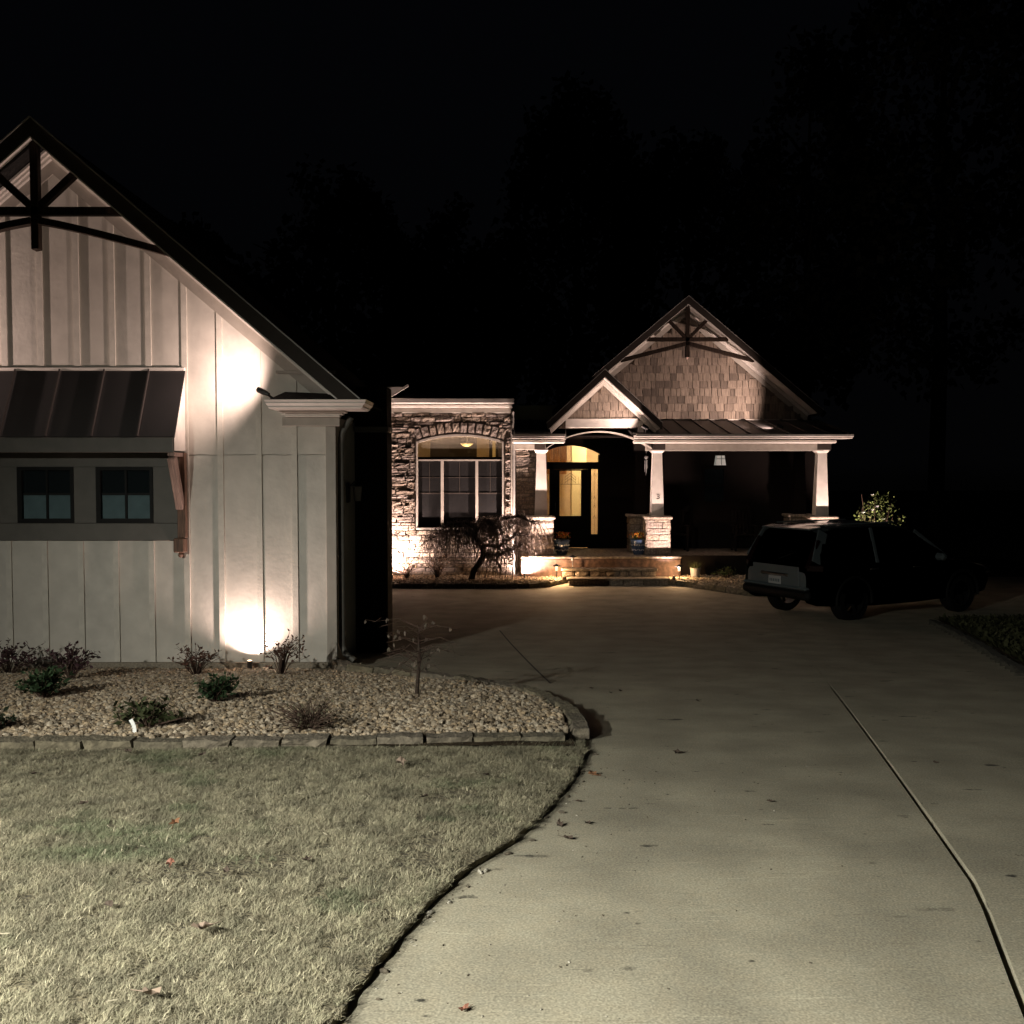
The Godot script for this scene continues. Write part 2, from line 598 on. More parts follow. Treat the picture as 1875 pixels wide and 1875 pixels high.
func grass() -> void:
	# one tuft of short, bent, dry blades
	var tufts := []
	var b := B.new()
	b.tinted = true
	for k in 17:
		var a := rng.randf() * TAU
		var base := Vector3(rng.randf_range(-0.022, 0.022), -0.004, rng.randf_range(-0.022, 0.022))
		var h := rng.randf_range(0.016, 0.036)
		var lean := Vector3(cos(a), 0, sin(a)) * rng.randf_range(0.008, 0.042)
		var w := Vector3(-sin(a + rng.randf_range(-0.8, 0.8)), 0, cos(a)) * rng.randf_range(0.0009, 0.0017)
		var mid := base + Vector3(0, h * 0.62, 0) + lean * 0.4
		var tip := base + Vector3(0, h, 0) + lean
		var k2 := rng.randf_range(0.7, 1.1)
		b.tint = Color(k2, k2, k2)
		var o := Vector3(lean.x, 0.4, lean.z)
		b.quad(base - w, base + w, mid + w * 0.8, mid - w * 0.8, o)
		b.tri(mid - w * 0.8, mid + w * 0.8, tip, o)
	var mesh := b.mesh()
	var places := []
	var colors := []
	for k in 90000:
		var near := k < 74000
		var z := rng.randf_range(-6.75, -2.3) if near else rng.randf_range(-6.7, 3.0)
		var x := rng.randf_range(-4.2, 0.56) if near else rng.randf_range(-9.0, -0.6)
		var edge := along(LAWN_EDGE, z) + 0.012 * soft.get_noise_2d(z * 160.0, 44.0)
		if x > edge - 0.03 + 0.035 * soft.get_noise_2d(x * 50.0, z * 800.0) or z < bed_front(x) - 0.02:
			continue
		var patch := soft.get_noise_2d(x * 55.0, z * 55.0) * 0.65 + soft.get_noise_2d(x * 190.0 + 40.0, z * 190.0) * 0.35
		var green := smoothstep(0.16, 0.42, patch + 0.12 * rng.randf()) * 0.75
		for q in [[-1.75, -4.25, 0.5, 0.22], [-1.1, -4.15, 0.22, 0.1], [-0.35, -4.75, 0.18, 0.06], [-1.85, -3.3, 0.25, 0.12]]:
			green = maxf(green, 0.85 * smoothstep(1.0, 0.2, Vector2((x - q[0]) / q[2], (z - q[1]) / q[3]).length()))
		var bald := smoothstep(0.2, 0.6, soft.get_noise_2d(x * 80.0 + 7.0, z * 80.0 + 300.0))
		if bald > rng.randf() * 1.1 or soft.get_noise_2d(x * 600.0 + 11.0, z * 420.0) < -0.32:
			continue
		var col := Color(0.36, 0.345, 0.235).lerp(Color(0.26, 0.225, 0.155), rng.randf() * 0.8).lerp(Color(0.10, 0.145, 0.07), green * rng.randf_range(0.5, 1.0))
		col = col * rng.randf_range(0.7, 1.15) * (0.82 + 0.5 * soft.get_noise_2d(x * 420.0, z * 260.0 + 70.0))
		if rng.randf() < 0.03:
			col = Color(0.5, 0.46, 0.33)
		places.append(Transform3D(Basis(Vector3.UP, rng.randf() * TAU).scaled(Vector3(0.8, rng.randf_range(0.4, 0.85), 0.8)), Vector3(x, lawn_y(x, z), z)))
		colors.append(col)
	tag(scatter("dry_grass", mesh, M.blade, places, colors), "short dormant straw coloured lawn grass with green patches beside the drive", "grass")

func rock_mesh() -> ArrayMesh:
	var b := B.new()
	var pts := []
	for i in 5:
		var line := []
		for j in 8:
			var la := lerpf(-PI / 2, PI / 2, i / 4.0)
			var lo := TAU * (j % 7) / 7.0
			var d := Vector3(cos(la) * cos(lo), sin(la), cos(la) * sin(lo))
			var k := 1.0 + 0.28 * soft.get_noise_3d(d.x * 60.0 + 9.0, d.y * 60.0, d.z * 60.0)
			line.append(d * k)
		pts.append(line)
	for i in 4:
		for j in 7:
			var o: Vector3 = pts[i][j] + pts[i + 1][j + 1]
			b.quad(pts[i][j], pts[i][j + 1], pts[i + 1][j + 1], pts[i + 1][j], o)
	return b.mesh()

func rocks(called: String, label: String, mesh: Mesh, n: int, inside: Callable, lo: Vector2, hi: Vector2, size: float, height: Callable) -> void:
	var places := []
	var colors := []
	for k in n:
		var x := rng.randf_range(lo.x, hi.x)
		var z := rng.randf_range(lo.y, hi.y)
		if not inside.call(x, z):
			continue
		var s := size * rng.randf_range(0.6, 1.35)
		var bs := Basis.from_euler(Vector3(rng.randf() * TAU, rng.randf() * TAU, rng.randf() * TAU)).scaled_local(Vector3(s * rng.randf_range(0.8, 1.3), s * rng.randf_range(0.5, 0.8), s * rng.randf_range(0.7, 1.0)))
		places.append(Transform3D(bs, Vector3(x, height.call(x, z) + rng.randf_range(-0.3, 0.5) * size, z)))
		var c := Color(0.60, 0.45, 0.28).lerp(Color(0.70, 0.61, 0.48), rng.randf()) * rng.randf_range(0.55, 1.25)
		if rng.randf() < 0.1:
			c = Color(0.26, 0.2, 0.14)
		colors.append(c)
	tag(scatter(called, mesh, M.rock, places, colors), label, "gravel")

func bed_y(x: float, z: float) -> float:
	return gy(z) + lerpf(-0.03, 0.065, clampf((z + 11.1) / 4.6, 0.0, 1.0)) + 0.04 * sin(clampf((z + 11.1) / 4.6, 0.0, 1.0) * PI) + 0.025 * soft.get_noise_2d(x * 40.0, z * 40.0)

func in_bed(x: float, z: float) -> bool:
	return z < bed_front(x) - 0.13 and z > -11.1 and x < along(BED_EDGE, z) - 0.09

func rough_block(size: Vector3, seed_: int) -> ArrayMesh:
	# a split face block: chamfered box whose corners wander, with a bumpy front
	var b := B.new()
	var g := RandomNumberGenerator.new()
	g.seed = seed_
	var nx := 4
	var ny := 3
	var rows := []
	for j in ny + 1:
		var line := []
		for i in nx + 1:
			var u := float(i) / nx - 0.5
			var w := float(j) / ny - 0.5
			var rim := i == 0 or j == 0 or i == nx or j == ny
			line.append(Vector3((u * (0.95 if rim else 1.0) + g.randf_range(-0.035, 0.035)) * size.x, (w * (0.92 if rim else 1.0) + g.randf_range(-0.04, 0.04)) * size.y, size.z * (0.5 - (g.randf_range(0.1, 0.3) if rim else g.randf_range(0.0, 0.22)))))
		rows.append(line)
	for j in ny:
		for i in nx:
			b.quad(rows[j][i], rows[j][i + 1], rows[j + 1][i + 1], rows[j + 1][i], Vector3(0, 0, 1))
	var back := func(p: Vector3) -> Vector3: return Vector3(signf(p.x) * maxf(absf(p.x), 0.0), p.y, -size.z / 2.0)
	for i in nx:
		b.quad(rows[0][i], rows[0][i + 1], back.call(rows[0][i + 1]), back.call(rows[0][i]), Vector3(0, -1, 0))
		b.quad(rows[ny][i], rows[ny][i + 1], back.call(rows[ny][i + 1]), back.call(rows[ny][i]), Vector3(0, 1, 0))
	for j in ny:
		b.quad(rows[j][0], rows[j + 1][0], back.call(rows[j + 1][0]), back.call(rows[j][0]), Vector3(-1, 0, 0))
		b.quad(rows[j][nx], rows[j + 1][nx], back.call(rows[j + 1][nx]), back.call(rows[j][nx]), Vector3(1, 0, 0))
	return b.mesh()

var blocks := []     # shared rough stones, one metre in size

func edging(label: String, path: Array, parent_at: Vector3, each := 0.27, wide := 0.14, tall := 0.13, drop := 0.02, stone := "") -> void:
	var o := thing("stone_edging", parent_at, label, "garden edging")
	var k := 0
	for s in path.size() - 1:
		var a: Vector3 = path[s]
		var c: Vector3 = path[s + 1]
		var len := a.distance_to(c)
		var cnt := maxi(1, roundi(len / each))
		for i in cnt:
			var p := a.lerp(c, (i + 0.5) / cnt)
			var d := (c - a).normalized()
			var face := Vector3(-d.z, 0, d.x)
			p.y = gy(p.z) + tall / 2.0 - drop + rng.randf_range(-0.008, 0.008)
			var bs := Basis(d, Vector3.UP, d.cross(Vector3.UP)).rotated(Vector3.UP, rng.randf_range(-0.05, 0.05)).rotated(d, rng.randf_range(-0.05, 0.05))
			bs = bs.scaled_local(Vector3(len / cnt * rng.randf_range(0.99, 1.035), tall * rng.randf_range(0.93, 1.05), wide))
			put("edging_stone", blocks[k % blocks.size()], M[stone if stone else "edging_%d" % rng.randi_range(0, 3)], o, Transform3D(bs, p - parent_at))
			k += 1

func garage_bed(rock: Mesh) -> void:
	var b := B.new()
	var rows := []
	for i in 33:
		var z := lerpf(-6.45, -11.12, i / 32.0)
		var line := []
		for j in 21:
			var x := lerpf(-10.0, along(BED_EDGE, z) - 0.05, j / 20.0)
			line.append(Vector3(x, bed_y(x, z) - 0.02, z))
		rows.append(line)
	b.sheet(rows, Vector3.UP)
	structure("planting_bed", b, M.soil)
	rocks("river_rocks", "tan river rocks covering the bed at the foot of the garage", rock, 62000, in_bed, Vector2(-6.6, -11.1), Vector2(0.5, -6.4), 0.0255, bed_y)
	var front := []
	for i in 12:
		var x := lerpf(-6.5, 0.36, i / 11.0)
		front.append(Vector3(x, 0, bed_front(x) - 0.05))
	edging("straight row of split stone blocks between the lawn and the rock bed", front, Vector3(-3.0, gy(-6.5), -6.45), 0.31, 0.17, 0.13, 0.045)
	var curve := []
	for e in BED_EDGE:
		curve.append(Vector3(e[1] - 0.02, 0, e[0]))
	curve[0] = Vector3(0.47, 0, -6.82)
	curve.reverse()
	edging("curved row of split stone blocks between the rock bed and the drive", curve, Vector3(-0.3, gy(-9.0), -9.0), 0.3, 0.13, 0.13, 0.03)

# ------------------------------------------------------------------ lamps
func spot(parent: Node3D, at: Vector3, aim: Vector3, energy: float, angle: float, blend: float, size: float, color: Color) -> SpotLight3D:
	var l := SpotLight3D.new()
	l.name = "lamp_light"
	l.light_energy = energy
	l.light_color = color
	l.spot_angle = angle
	l.spot_angle_attenuation = blend
	l.spot_range = 60.0
	l.spot_attenuation = 2.0
	l.light_size = size
	l.shadow_enabled = true
	parent.add_child(l, true)
	l.position = at - where(parent)
	l.transform = Transform3D(Basis.looking_at(aim - at, Vector3.UP if absf((aim - at).normalized().y) < 0.98 else Vector3.FORWARD), l.position)
	return l

func omni(parent: Node3D, at: Vector3, energy: float, size: float, color: Color) -> void:
	var l := OmniLight3D.new()
	l.name = "lamp_light"
	l.light_energy = energy
	l.light_color = color
	l.omni_range = 40.0
	l.omni_attenuation = 2.0
	l.light_size = size
	l.shadow_enabled = true
	parent.add_child(l, true)
	l.position = at - where(parent)

const WARM := Color(1.0, 0.87, 0.815)

# a bullet spotlight: stake or bracket, barrel, hood, lens; its lamp sits in the lens
func bullet(called: String, at: Vector3, aim: Vector3, foot: Vector3, label: String, category: String, energy: float, angle: float, blend: float, group := "", r := 0.03) -> void:
	var o := thing(called, foot, label, category, group)
	var d := (aim - at).normalized()
	var side := d.cross(Vector3.RIGHT if absf(d.x) < 0.8 else Vector3.UP).normalized()
	var bs := Basis(side, d, side.cross(d))
	var b := B.new()
	b.lathe(at, [[0.0, -0.15], [r * 0.6, -0.148], [r * 0.8, -0.12], [r, -0.08], [r, 0.0], [r * 0.86, 0.0], [r * 0.86, -0.02]], 14, bs)
	part("barrel", b, M.dark_metal, o)
	b = B.new()
	b.tube([foot, at - d * 0.08], [0.012, 0.012], 6)
	b.lathe(foot, [[0.0, 0.0], [0.03, 0.0], [0.03, 0.012], [0.0, 0.014]], 10)
	part("stake", b, M.dark_metal, o)
	b = B.new()
	b.lathe(at - d * 0.001, [[r * 0.84, -0.004], [r * 0.84, 0.0], [r * 0.5, 0.006], [0.0, 0.008]], 14, bs)
	part("lens", b, M.lens, o)
	spot(o, at + d * 0.003, aim, energy, angle, blend, 0.02, WARM)

# ------------------------------------------------------------------ garage
const GX := -5.02        # ridge of the garage
const GZ := -11.15       # its front wall

func g_top(x: float) -> float:       # lower edge of the frieze along the gable
	return 4.84 - 0.85 * absf(x - GX)

func garage() -> void:
	var o := thing("garage", Vector3(GX, -0.62, GZ), "pale board and batten garage with a steep gable and timber truss", "garage")
	var xl := -8.07
	var xr := -1.97
	var b := B.new()
	# core walls, a closed shell with its own thickness
	b.prism(PackedVector2Array([Vector2(xl, -0.9), Vector2(xr, -0.9), Vector2(xr, 2.2), Vector2(GX, 4.9), Vector2(xl, 2.2)]), GZ - 0.25, GZ - 0.03)
	b.span(Vector3(xr - 0.2, -0.9, GZ - 0.25), Vector3(xr, 2.2, -16.0))
	b.span(Vector3(xl, -0.9, GZ - 0.25), Vector3(xl + 0.2, 2.2, -16.0))
	b.span(Vector3(xl, -0.9, -15.8), Vector3(xr, 2.2, -16.0))
	part("wall", b, M.siding, o)

	# siding sheets between the battens, upper and lower, joined at 1.775
	var lines := [-8.0, -7.6, -7.2, -6.8, -6.4, -5.99, -5.59, -5.19, -4.79, -4.40, -4.005, -3.61, -3.225, -2.80, -2.408, -2.02]
	var band_lo := 0.823
	var band_hi := 2.72
	var k := 0
	for i in lines.size() - 1:
		var x0: float = lines[i]
		var x1: float = lines[i + 1]
		var under_band: bool = x1 < -3.6
		var cuts := [[-0.534, 0.823], [2.74, 9.0]] if under_band else [[-0.534, 1.770], [1.777, 9.0]]
		for q in cuts:
			var t0 := minf(q[1], g_top(x0))
			var t1 := minf(q[1], g_top(x1))
			if maxf(t0, t1) < q[0] + 0.02:
				continue
			t0 = maxf(t0, q[0] + 0.01)
			t1 = maxf(t1, q[0] + 0.01)
			var poly := PackedVector2Array([Vector2(x0 + 0.002, q[0])])
			if q[0] > 1.7 and q[0] < 2.0:      # the lower edge of a sheet is never quite straight
				for w in 5:
					poly.append(Vector2(lerpf(x0, x1, (w + 1) / 6.0), q[0] + rng.randf_range(-0.003, 0.007)))
			poly.append_array(PackedVector2Array([Vector2(x1 - 0.002, q[0]), Vector2(x1 - 0.002, t1)]))
			if x0 < GX and x1 > GX and q[1] > 5.0:
				poly.append(Vector2(GX, g_top(GX)))
			poly.append(Vector2(x0 + 0.002, t0))
			b = B.new()
			b.prism(poly, GZ - 0.028, GZ + rng.randf_range(-0.003, 0.003) + (0.008 if q[0] > 1.0 else 0.0))
			part("siding_panel", b, M.siding if (k % 3) else M.siding_b, o)
			k += 1
	for i in range(1, lines.size() - 1):
		var x: float = lines[i]
		var segs := [[-0.53, 0.822], [2.745, 9.0]] if x < -3.7 else [[-0.53, 9.0]]
		for q in segs:
			var lo: float = q[0]
			var hi0 := minf(q[1], g_top(x - 0.03))
			var hi1 := minf(q[1], g_top(x + 0.03))
			if minf(hi0, hi1) < lo + 0.05:
				continue
			b = B.new()
			b.prism(PackedVector2Array([Vector2(x - 0.032, lo), Vector2(x + 0.032, lo), Vector2(x + 0.03, hi1), Vector2(x - 0.03, hi0)]), GZ - 0.01, GZ + 0.024)
			part("batten", b, M.batten, o)
	b = B.new()
	b.span(Vector3(-2.06, -0.534, GZ - 0.02), Vector3(xr + 0.022, 2.09, GZ + 0.028), 0.004)
	part("corner_board", b, M.frieze, o)
	b = B.new()
	b.span(Vector3(xl, -0.60, GZ - 0.02), Vector3(xr + 0.024, -0.534, GZ + 0.04), 0.006)
	part("base_board", b, M.base_board, o)
	b = B.new()
	b.span(Vector3(xl, -0.95, GZ - 0.02), Vector3(xr - 0.01, -0.603, GZ + 0.012))
	part("foundation", b, M.base_board, o)

	# gable frieze, crown steps and soffit follow both slopes
	for s in [-1.0, 1.0]:
		var run := 3.1
		var f := func(d0: float, d1: float, z0: float, z1: float, m: Material, called: String, start := 0.0) -> void:
			var e := B.new()
			var y := func(dx: float, off: float) -> float: return 4.84 - 0.85 * dx + off
			e.prism(PackedVector2Array([Vector2(GX + s * start, y.call(start, d0)), Vector2(GX + s * run, y.call(run, d0)), Vector2(GX + s * run, y.call(run, d1)), Vector2(GX + s * start, y.call(start, d1))]), z0, z1)
			part(called, e, m, o)
		f.call(0.0, 0.15, GZ - 0.02, GZ + 0.03, M.frieze, "frieze_board")
		f.call(0.15, 0.185, GZ - 0.02, GZ + 0.075, M.trim, "crown_moulding")
		f.call(0.185, 0.215, GZ - 0.02, GZ + 0.115, M.trim, "crown_moulding")
		f.call(0.215, 0.245, GZ - 0.02, GZ + 0.155, M.trim, "crown_moulding")
		# roof slab, rake board, drip edge
		var e := B.new()
		var top := func(dx: float) -> float: return 5.275 - 0.857 * dx
		e.prism(PackedVector2Array([Vector2(GX, top.call(0.0)), Vector2(GX + s * 3.415, 2.350), Vector2(GX + s * 3.22, 2.350), Vector2(GX, top.call(0.0) - 0.17)]), GZ + 0.50, -12.55)
		e.prism(PackedVector2Array([Vector2(GX, top.call(0.0)), Vector2(GX + s * 3.06, top.call(3.06)), Vector2(GX + s * 3.06, top.call(3.06) - 0.17), Vector2(GX, top.call(0.0) - 0.17)]), -12.551, -16.1)
		part("roof", e, M.roofing, o)
		e = B.new()
		e.prism(PackedVector2Array([Vector2(GX, top.call(0.0) + 0.0), Vector2(GX + s * 3.412, 2.351), Vector2(GX + s * 3.195, 2.351), Vector2(GX, top.call(0.0) - 0.19)]), GZ + 0.503, GZ + 0.53)
		part("rake_board", e, M.rake, o)
		e = B.new()
		e.prism(PackedVector2Array([Vector2(GX, top.call(0.0) - 0.19), Vector2(GX + s * 3.18, top.call(3.18) - 0.19), Vector2(GX + s * 3.16, top.call(3.16) - 0.21), Vector2(GX, top.call(0.0) - 0.21)]), GZ + 0.46, GZ + 0.533)
		part("rake_cap", e, M.trim, o)
		e = B.new()
		e.prism(PackedVector2Array([Vector2(GX, top.call(0.0) + 0.018), Vector2(GX + s * 3.42, top.call(3.42) + 0.018), Vector2(GX + s * 3.41, top.call(3.41) + 0.002), Vector2(GX, top.call(0.0) + 0.002)]), GZ + 0.40, GZ + 0.545)
		part("drip_edge", e, M.downspout, o)

	# king post truss in front of the gable
	var tz := GZ + 0.43
	var beams := [
		[Vector3(GX, 3.93, tz), Vector3(GX, 5.06, tz), 0.085, "king_post"],
		[Vector3(GX - 0.95, 4.33, tz), Vector3(GX + 0.95, 4.33, tz), 0.085, "tie_beam"],
		[Vector3(GX, 4.34, tz), Vector3(GX - 0.47, 4.77, tz), 0.075, "strut"],
		[Vector3(GX, 4.34, tz), Vector3(GX + 0.47, 4.77, tz), 0.075, "strut"],
	]
	for q in beams:
		b = B.new()
		b.bar(q[0], q[1], q[2], q[2], Vector3.BACK, 0.006)
		if q[3] == "king_post":
			b.lathe(Vector3(GX, 3.93, tz), [[0.0, -0.02], [0.05, 0.0], [0.05, 0.02]], 4, Basis(Vector3.UP, PI / 4))
		part(q[3], b, M.beam, o)
	for s in [-1.0, 1.0]:
		b = B.new()
		var prev := Vector3.ZERO
		for i in 8:
			var t := i / 7.0
			var p := Vector3(GX + s * lerpf(0.04, 1.5, t), 4.23 - 0.36 * pow(t, 1.15), tz + 0.004)
			if i:
				b.bar(prev, p + (p - prev).normalized() * 0.003, 0.07, 0.095, Vector3.BACK)
			prev = p
		part("curved_brace", b, M.beam, o)

	# eave return at the corner, with its gutter, crown and little roof
	b = B.new()
	var gp := [[-2.565, -1.60, 2.255, 0.50], [-2.575, -1.575, 2.272, 0.515], [-2.575, -1.575, 2.283, 0.515], [-2.595, -1.545, 2.312, 0.545], [-2.595, -1.545, 2.322, 0.545], [-2.605, -1.53, 2.345, 0.565], [-2.605, -1.53, 2.349, 0.565]]
	for i in gp.size() - 1:
		var p: Array = gp[i]
		var q: Array = gp[i + 1]
		b.quad(Vector3(p[0], p[2], GZ + p[3]), Vector3(p[1], p[2], GZ + p[3]), Vector3(q[1], q[2], GZ + q[3]), Vector3(q[0], q[2], GZ + q[3]), Vector3(0, -0.2, 1))
		b.quad(Vector3(p[1], p[2], GZ + p[3]), Vector3(p[1], p[2], GZ - 0.05), Vector3(q[1], q[2], GZ - 0.05), Vector3(q[1], q[2], GZ + q[3]), Vector3(1, 0, 0))
		b.quad(Vector3(p[0], p[2], GZ + p[3]), Vector3(p[0], p[2], GZ - 0.05), Vector3(q[0], q[2], GZ - 0.05), Vector3(q[0], q[2], GZ + q[3]), Vector3(-1, 0, 0))
	b.quad(Vector3(-2.565, 2.255, GZ + 0.5), Vector3(-1.60, 2.255, GZ + 0.5), Vector3(-1.60, 2.255, GZ - 0.05), Vector3(-2.565, 2.255, GZ - 0.05), Vector3.DOWN)
	b.quad(Vector3(-2.605, 2.349, GZ + 0.565), Vector3(-1.53, 2.349, GZ + 0.565), Vector3(-1.53, 2.349, GZ - 0.05), Vector3(-2.605, 2.349, GZ - 0.05), Vector3.UP)
	part("return_gutter", b, M.trim, o)
	for i in 3:
		b = B.new()
		b.span(Vector3(-2.54 + 0.025 * i, 2.232 - 0.02 * i, GZ - 0.02), Vector3(-1.82 - 0.035 * i, 2.250 - 0.02 * i, GZ + 0.20 - 0.045 * i))
		part("return_crown", b, M.trim, o)
	b = B.new()
	b.span(Vector3(-2.535, 2.092, GZ - 0.02), Vector3(-1.90, 2.19, GZ + 0.04), 0.004)
	part("return_frieze", b, M.frieze, o)
	b = B.new()
	var rr := [Vector3(-2.58, 2.352, GZ + 0.49), Vector3(-1.68, 2.352, GZ + 0.49), Vector3(-1.80, 2.44, GZ + 0.03), Vector3(-2.5, 2.47, GZ + 0.03)]
	b.quad(rr[0], rr[1], rr[2], rr[3], Vector3(0, 1, 0.3))
	b.quad(rr[0], rr[3], Vector3(-2.5, 2.352, GZ + 0.03), Vector3(-2.5, 2.352, GZ + 0.03), Vector3(-1, 0, 0))
	b.quad(rr[1], rr[2], Vector3(-1.80, 2.352, GZ + 0.03), Vector3(-1.80, 2.352, GZ + 0.03), Vector3(1, 0, 0))
	part("return_roof", b, M.roofing, o)
	b = B.new()
	b.span(Vector3(-2.6, 2.665, GZ + 0.005), Vector3(-1.95, 2.70, GZ + 0.05), 0.003)
	part("return_trim", b, M.frieze, o)
	b = B.new()
	b.span(Vector3(-1.96, 2.30, GZ - 0.06), Vector3(-1.645, 2.32, GZ - 0.4))
	part("side_soffit", b, M.rake, o)
	b = B.new()
	b.tube([Vector3(-1.80, 2.2, GZ - 0.12), Vector3(-1.90, 2.02, GZ - 0.12), Vector3(-1.915, 1.9, GZ - 0.12), Vector3(-1.915, -0.36, GZ - 0.12), Vector3(-1.88, -0.46, GZ - 0.10), Vector3(-1.76, -0.53, GZ - 0.04)], [0.037, 0.037, 0.037, 0.037, 0.037, 0.037], 8)
	part("downspout", b, M.dark_trim, o)

	# side entry bay behind the corner, a meter lamp on it
	b = B.new()
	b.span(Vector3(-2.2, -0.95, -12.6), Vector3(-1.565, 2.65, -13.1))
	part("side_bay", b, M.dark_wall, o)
	b = B.new()
	b.span(Vector3(-1.96, 2.08, -12.45), Vector3(-1.53, 2.15, -12.9), 0.01)
	part("side_bay_gutter", b, M.dark_trim, o)

	b = B.new()
	b.span(Vector3(-1.968, 1.22, -12.02), Vector3(-1.93, 1.46, -11.90), 0.01)
	b.tube([Vector3(-1.93, 1.42, -11.96), Vector3(-1.86, 1.48, -11.96), Vector3(-1.84, 1.44, -11.96)], [0.01, 0.01, 0.01], 6)
	b.lathe(Vector3(-1.84, 1.42, -11.96), [[0.0, 0.04], [0.07, 0.0], [0.06, -0.005]], 4)
	var wl := part("wall_lantern", b, M.dark_metal, o)
	b = B.new()
	b.lathe(Vector3(-1.84, 1.24, -11.96), [[0.0, 0.0], [0.04, 0.0], [0.055, 0.17], [0.0, 0.17]], 4)
	part("lantern_glass", b, M.pot_grey, wl)

	# window band under the metal awning
	b = B.new()
	var wz := GZ + 0.02
	b.span(Vector3(-7.0, 1.645, GZ - 0.03), Vector3(-3.66, 2.60, wz))
	part("head_panel", b, M.dark_trim, o)
	b = B.new()
	b.span(Vector3(-7.0, 0.823, GZ - 0.03), Vector3(-3.70, 1.02, wz), 0.006)
	part("sill_panel", b, M.dark_trim, o)
	for q in [[-7.0, -5.48], [-4.853, -4.608], [-3.974, -3.70]]:
		b = B.new()
		b.span(Vector3(q[0], 1.023, GZ - 0.03), Vector3(q[1], 1.642, wz - 0.002))
		part("mullion_panel", b, M.dark_trim, o)
	for q in [[-5.478, -4.855], [-4.606, -3.976]]:
		var w := B.new()
		var x0: float = q[0]
		var x1: float = q[1]
		for e in [[x0, 1.022, x0 + 0.05, 1.643], [x1 - 0.035, 1.022, x1, 1.643], [x0 + 0.05, 1.022, x1 - 0.035, 1.07], [x0 + 0.05, 1.605, x1 - 0.035, 1.643]]:
			w.span(Vector3(e[0], e[1], GZ - 0.05), Vector3(e[2], e[3], wz + 0.012))
		var wn := part("window", w, M.frame, o)
		var xm := (x0 + x1) / 2.0 + 0.007
		w = B.new()
		w.span(Vector3(xm - 0.012, 1.07, GZ - 0.045), Vector3(xm + 0.012, 1.605, GZ + 0.004))
		part("muntin", w, M.frame, wn)
		w = B.new()
		w.span(Vector3(x0 + 0.05, 1.33, GZ - 0.045), Vector3(x1 - 0.035, 1.354, GZ + 0.002))
		part("muntin", w, M.frame, wn)
		for e in [[x0 + 0.05, 1.07, xm - 0.012, 1.33, "reflection_pane"], [xm + 0.012, 1.07, x1 - 0.035, 1.33, "reflection_pane"], [x0 + 0.05, 1.354, xm - 0.012, 1.605, "dark_pane"], [xm + 0.012, 1.354, x1 - 0.035, 1.605, "dark_pane"]]:
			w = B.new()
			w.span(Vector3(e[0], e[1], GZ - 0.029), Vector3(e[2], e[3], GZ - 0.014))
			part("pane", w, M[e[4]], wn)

	var aw := Node3D.new()
	aw.name = "awning"
	o.add_child(aw, true)
	aw.position = Vector3(-5.3, 2.0, GZ + 0.2) - o.position
	var seams := [-7.1, -6.59, -6.08, -5.59, -5.46 + 0.37, -4.57, -4.0, -3.60]
	seams = [-7.42, -6.93, -6.44, -5.95, -5.46, -4.97, -4.48, -3.99, -3.60]
	var hi := Vector3(0, 2.70, GZ + 0.03)
	var lo := Vector3(0, 1.965, GZ + 0.41)
	for i in seams.size() - 1:
		b = B.new()
		var a0 := Vector3(seams[i], hi.y, hi.z)
		var a1 := Vector3(seams[i + 1], hi.y, hi.z)
		var b0 := Vector3(seams[i], lo.y, lo.z)
		var b1 := Vector3(seams[i + 1], lo.y, lo.z)
		var th := Vector3(0, -0.012, -0.01)
		b.quad(a0, a1, b1, b0, Vector3(0, 0.5, 1))
		b.quad(a0 + th, a1 + th, b1 + th, b0 + th, Vector3(0, -0.5, -1))
		b.quad(b0, b1, b1 + th, b0 + th, Vector3(0, -1, 0.5))
		if i == seams.size() - 2:
			b.quad(a1, b1, b1 + th, a1 + th, Vector3.RIGHT)
		part("roof_panel", b, M.metal_roof, aw)
		if i > 0:
			b = B.new()
			b.bar(a0 + Vector3(0, 0.012, 0.016), b0 + Vector3(0, 0.006, 0.02), 0.014, 0.034, Vector3(0, 0.5, 1).normalized())
			part("standing_seam", b, M.seam, aw)
	b = B.new()
	b.span(Vector3(-7.42, 2.70, GZ + 0.005), Vector3(-3.60, 2.735, GZ + 0.055), 0.004)
	part("flashing", b, M.trim, aw)
	b = B.new()
	b.span(Vector3(-7.4, 1.795, GZ + 0.385), Vector3(-3.615, 1.955, GZ + 0.415), 0.004)
	part("fascia", b, M.dark_trim, aw)
	b = B.new()
	b.span(Vector3(-7.4, 1.80, GZ + 0.03), Vector3(-3.62, 1.815, GZ + 0.384))
	part("soffit", b, M.dark_trim, aw)
	b = B.new()
	b.quad(Vector3(-3.606, 2.69, GZ + 0.03), Vector3(-3.606, 1.955, GZ + 0.40), Vector3(-3.606, 1.815, GZ + 0.40), Vector3(-3.606, 1.815, GZ + 0.03), Vector3.RIGHT)
	part("end_panel", b, M.trim, aw)
	# cedar bracket carrying the awning's end
	var br := Node3D.new()
	br.name = "awning_bracket"
	o.add_child(br, true)
	br.position = Vector3(-3.64, 0.9, GZ + 0.1) - o.position
	b = B.new()
	b.span(Vector3(-3.685, 0.86, GZ + 0.02), Vector3(-3.595, 1.80, GZ + 0.10), 0.006)
	part("post", b, M.cedar, br)
	b = B.new()
	b.bar(Vector3(-3.65, 1.745, GZ + 0.35), Vector3(-3.65, 1.19, GZ + 0.09), 0.085, 0.085, Vector3.UP, 0.006)
	part("diagonal", b, M.cedar_pale, br)
	b = B.new()
	b.span(Vector3(-3.69, 1.755, GZ + 0.10), Vector3(-3.61, 1.797, GZ + 0.38), 0.005)
	part("arm", b, M.cedar_pale, br)
	b = B.new()
